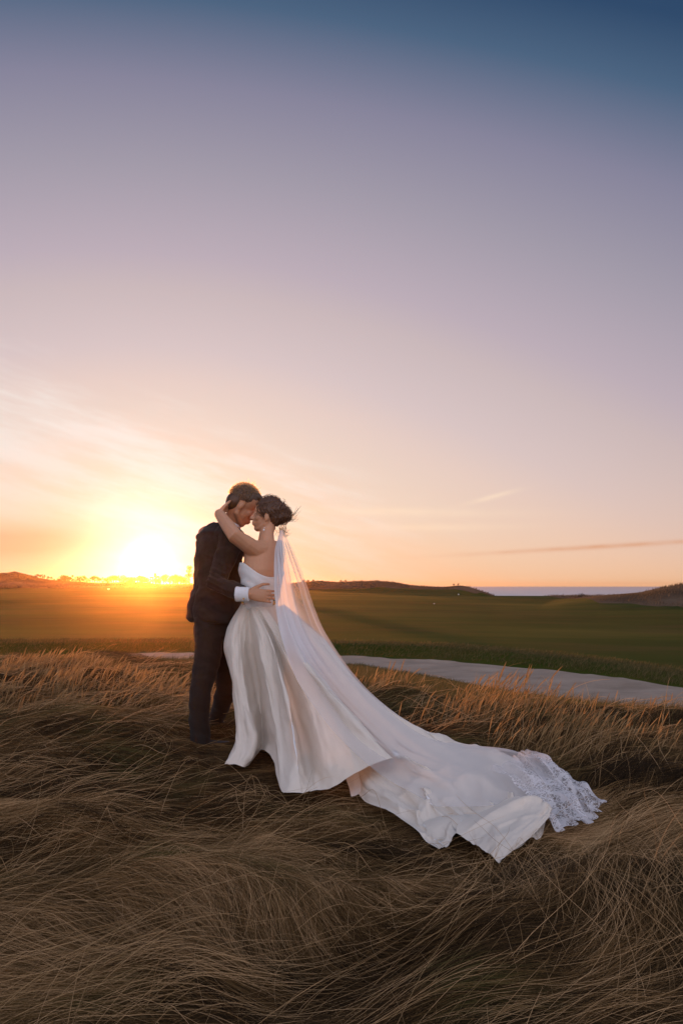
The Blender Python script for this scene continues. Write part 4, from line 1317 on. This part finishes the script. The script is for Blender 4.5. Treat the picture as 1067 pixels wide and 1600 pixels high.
def near_cloth(x, y):
    """1 beside the cloth and the man's feet, 0 away from them"""
    ix = np.clip(((x - OX) / CELL).astype(int), 0, 399); iy = np.clip(((y - OY) / CELL).astype(int), 0, 399)
    return NEAR[ix, iy]
low = np.isfinite(cloth_z).astype(float)
XX = OX + (np.arange(400) + 0.5) * CELL
gx_, gy_ = np.meshgrid(XX, OY + (np.arange(400) + 0.5) * CELL, indexing='ij')
low = np.where(np.where(np.isfinite(cloth_z), cloth_z, 9) < ground(gx_, gy_) + 0.35, 1.0, 0.0)
low = np.maximum(low, (np.hypot(gx_ + 0.90, gy_ - 6.55) < 0.22) * 1.0)
NEAR = low.copy()
for _ in range(7):
    q = np.pad(NEAR, 1, mode='edge')
    NEAR = np.maximum(low, (q[:-2, 1:-1] + q[2:, 1:-1] + q[1:-1, :-2] + q[1:-1, 2:] + q[1:-1, 1:-1] * 2) / 6 * 1.02)
    NEAR = np.maximum(NEAR, np.maximum.reduce([q[:-2, 1:-1], q[2:, 1:-1], q[1:-1, :-2], q[1:-1, 2:]]) * 0.86)
NEAR = np.clip(NEAR, 0, 1)

def tone_attr(o, vals):
    a = o.data.attributes.new('tone', 'FLOAT', 'CURVE')
    a.data.foreach_set('value', vals.astype(np.float32))

K = 8
T_ = np.linspace(0, 1, K)
# combed locks
NL = 17000
PER = 38
lx, ly = sample_mound(NL)
Ll = g_.uniform(0.45, 1.0, NL)
Lx, Ly = march(lx, ly, g_.normal(0, 0.24, NL), Ll, K)
Hl = 0.016 + 0.075 * np.clip(vnoise(lx / 0.8, ly / 0.7, 110) * 0.5 + 0.35 + g_.normal(0, 0.3, NL), 0, 1.3)
Hl = Hl * (1 - 0.55 * sst(6.6, 8.0, ly) * sst(-0.1, 0.6, lx))
Hl = Hl * (1 - 0.8 * near_cloth(Lx[:, 4], Ly[:, 4]))
idx = np.repeat(np.arange(NL), PER)
N = len(idx)
spread = g_.uniform(0.018, 0.062, NL)[idx] * np.clip(ly[idx] / 4, 0.8, 2.2)
ox = g_.normal(0, 1, N) * spread; oy = g_.normal(0, 1, N) * spread
conv = 1 - 0.85 * T_[None] * g_.uniform(0.3, 1.15, N)[:, None]
wav = g_.normal(0, 0.012, (N, 1)) * np.sin(T_[None] * g_.uniform(4, 9, (N, 1)) + g_.uniform(0, 6, (N, 1)))
x = Lx[idx] + ox[:, None] * conv + g_.normal(0, 0.045, N)[:, None] * T_[None] ** 1.5 + wav
y = Ly[idx] + oy[:, None] * conv + g_.normal(0, 0.045, N)[:, None] * T_[None] ** 1.5 - wav
lenf = g_.uniform(0.6, 1.15, N)[:, None]
x = x[:, :1] + (x - x[:, :1]) * lenf; y = y[:, :1] + (y - y[:, :1]) * lenf
shape = np.array([0, 0.55, 0.85, 1.0, 1.0, 0.92, 0.82, 0.70])
hh = (Hl[idx] * g_.uniform(0.45, 1.25, N))[:, None] * shape[None] + g_.normal(0, 0.010, N)[:, None] * T_[None]
hh = np.where(near_cloth(x, y) > 0.55, np.minimum(hh, 0.022), hh)
z = ground(x, y) + np.maximum(hh, 0.004)
pts = press(np.stack([x, y, z], -1), g_.random(N) < 0.0008)
rad_ = (0.00063 * np.clip(y[:, 0] / 4.2, 0.85, 2.6) * g_.uniform(0.6, 1.3, N))[:, None] * np.array([1, 1, 1, 0.95, 0.85, 0.75, 0.6, 0.3])[None]
lt = np.clip(0.36 - 0.13 * sst(4.0, 2.9, ly) + 0.06 + 0.40 * vnoise(lx / 0.7, ly / 0.6, 120) + g_.normal(0, 0.18, NL), 0, 1)
go = prop(strand_curves('grass', pts, rad_, M_dry), 'long dry grass combed flat by the wind', kind='stuff')
tone_attr(go, np.clip(lt[idx] + g_.normal(0, 0.14, N), 0, 1))
# stray stems on top
NS = 15000
x0, y0 = sample_mound(NS)
L = g_.uniform(0.25, 0.75, NS)
x, y = march(x0, y0, g_.normal(0, 0.7, NS), L * 0.85, K)
hh = (L * g_.beta(1.1, 5.5, NS) * 0.8)[:, None] * np.array([0, 0.24, 0.45, 0.62, 0.76, 0.87, 0.95, 1.0])[None] + 0.03 * T_[None]
nc = near_cloth(x, y)
hh = np.where((nc > 0.5) & (g_.random(NS) < 0.85)[:, None], np.minimum(hh, 0.03), hh)
pts = np.stack([x, y, ground(x, y) + hh], -1)
ok = (nc.max(1) < 0.9) | (g_.random(NS) < 0.03)
pts, y, x, nc = pts[ok], y[ok], x[ok], nc[ok]
NS = len(pts)
rad_ = (0.00064 * np.clip(y[:, 0] / 4.2, 0.85, 2.6) * g_.uniform(0.6, 1.5, NS))[:, None] * np.array([1, 1, .95, .9, .8, .8, .7, .3])[None]
go = prop(strand_curves('stray_grass', pts, rad_, M_dry), 'thin loose stems of dry grass over the matted grass', kind='stuff')
tone_attr(go, np.clip(g_.normal(0.85, 0.12, NS), 0, 1))

# tall seed heads leaning with the wind along the far edge of the mound
tx, ty, tn, tl_ = [], [], [], []
def tuft(px, py, n, L, spread=0.16):
    Y = 2388.0 / (py - 798) if py > 1160 else F * (CZ + 0.02) / (py - HY)
    xw = (px - 533.5) * Y / F
    tx.append(xw + g_.normal(0, spread, n)); ty.append(Y + g_.normal(0, spread, n)); tl_.append(L * g_.uniform(0.55, 1.15, n))
for _ in range(12):
    tuft(g_.uniform(700, 1010), g_.uniform(1135, 1205), 18, 0.26)
for px, py, n, L in ((705, 1135, 60, 0.28), (765, 1128, 70, 0.36), (780, 1132, 40, 0.38), (845, 1150, 70, 0.36), (860, 1170, 90, 0.38), (905, 1165, 50, 0.34), (570, 1088, 40, 0.30), (590, 1086, 40, 0.34), (620, 1094, 16, 0.26), (825, 1180, 70, 0.34), (735, 1150, 40, 0.3),
                     (40, 1068, 80, 0.30), (75, 1075, 90, 0.30), (20, 1070, 70, 0.28), (110, 1072, 50, 0.28), (150, 1078, 60, 0.28), (185, 1072, 40, 0.26), (225, 1072, 40, 0.26), (260, 1080, 50, 0.28), (205, 1095, 70, 0.34), (130, 1112, 80, 0.34), (285, 1095, 50, 0.28), (60, 1118, 60, 0.32)):
    tuft(px, py, n, L)
for _ in range(24):
    tuft(g_.uniform(-40, 300), g_.uniform(1062, 1150), 18, 0.28, 0.22)
for _ in range(10):
    tuft(g_.uniform(970, 1100), g_.uniform(1140, 1215), 22, 0.20, 0.22)
x0 = np.concatenate(tx); y0 = np.concatenate(ty); L = np.concatenate(tl_)
N = len(x0)
lean = np.clip(g_.normal(0.62, 0.22, N), 0.1, 1.1)
th = g_.normal(0.0, 0.5, N)
K2 = 10
T2 = np.linspace(0, 1, K2)
bend = lean[:, None] * (0.35 + 0.9 * T2[None] ** 1.3)
ds = (L / (K2 - 1))[:, None]
hx = np.cumsum(np.sin(bend) * ds, 1) - np.sin(bend) * ds; hz_ = np.cumsum(np.cos(bend) * ds, 1) - np.cos(bend) * ds
pts = np.stack([x0[:, None] + hx * np.cos(th)[:, None], y0[:, None] + hx * np.sin(th)[:, None], ground(x0, y0)[:, None] + hz_], -1)
pts = press(pts)
head = (g_.random(N) < 0.6)[:, None]
prof = np.where(head, np.array([1, .9, .8, .75, .7, .75, 1.8, 2.8, 2.2, 0.5])[None], np.array([1, 1, .9, .85, .8, .7, .6, .5, .4, .2])[None])
rad_ = (0.0011 * np.clip(y0 / 6.0, 0.9, 2.2) * g_.uniform(0.7, 1.2, N))[:, None] * prof
prop(strand_curves('seed_head_grass', pts, rad_, M_seed), 'tall backlit seed heads along the edge of the mound', kind='stuff')

# short turf on the bank and on the lip behind the bunker
NB = 90000
s = g_.uniform(-0.42, 0.42, NB)
f = g_.random(NB) ** 1.4
d = edge_mound(s) - 1.2 + f * (bunker_near(s) - edge_mound(s) + 1.4)
d[: NB // 6] = bunker_far(s[: NB // 6]) + 0.5 + g_.random(NB // 6) * 3.0
x0 = s * d; y0 = d
K3 = 4
T3 = np.linspace(0, 1, K3)
L = g_.uniform(0.05, 0.16, NB) * np.clip(1.3 - (d - 9) / 40, 0.6, 1.2)
L[: NB // 6] *= 1.5
th = g_.normal(0.1, 0.9, NB); ln = g_.uniform(0.3, 1.1, NB)
pts = np.stack([x0[:, None] + (L * np.cos(th) * np.sin(ln))[:, None] * T3[None] ** 1.4, y0[:, None] + (L * np.sin(th) * np.sin(ln))[:, None] * T3[None] ** 1.4,
                ground(x0, y0)[:, None] + (L * np.cos(ln))[:, None] * T3[None] - 0.004], -1)
rad_ = (0.0022 * np.clip(d / 12, 0.8, 2.6) * g_.uniform(0.6, 1.3, NB))[:, None] * np.array([1, .9, .7, .25])[None]
prop(strand_curves('bank_grass', pts, rad_, M_turf), 'short green and brown grass on the bank above the bunker', kind='stuff')

# tussocks on the far dunes
ND = 26000
s = np.concatenate([g_.uniform(-0.40, -0.02, ND // 2), g_.uniform(-0.05, 0.42, ND - ND // 2)])
d = np.exp(g_.uniform(np.log(edge_dunes(s) + 1), np.log(edge_dunes(s) * 1.25 + 40)))
x0 = s * d; y0 = d
keep = vnoise(x0 / 5, y0 / 8, 160) + 0.5 * vnoise(x0 / 2, y0 / 3, 161) > -0.1
x0, y0, d = x0[keep], y0[keep], d[keep]; ND = len(d)
L = g_.uniform(0.15, 0.45, ND) * (0.5 + d / 400)
th = g_.normal(0.1, 0.9, ND); ln = g_.uniform(0.2, 0.9, ND)
pts = np.stack([x0[:, None] + (L * np.cos(th) * np.sin(ln))[:, None] * T3[None] ** 1.4, y0[:, None] + (L * np.sin(th) * np.sin(ln))[:, None] * T3[None] ** 1.4,
                ground(x0, y0)[:, None] + (L * np.cos(ln))[:, None] * T3[None] - 0.02], -1)
rad_ = (0.05 * np.clip(d / 240, 0.25, 1.4) * g_.uniform(0.5, 1.4, ND))[:, None] * np.array([1, .8, .5, .15])[None]
prop(strand_curves('dune_grass', pts, rad_, M_scrub), 'brown tussocks on the far dunes', kind='stuff')
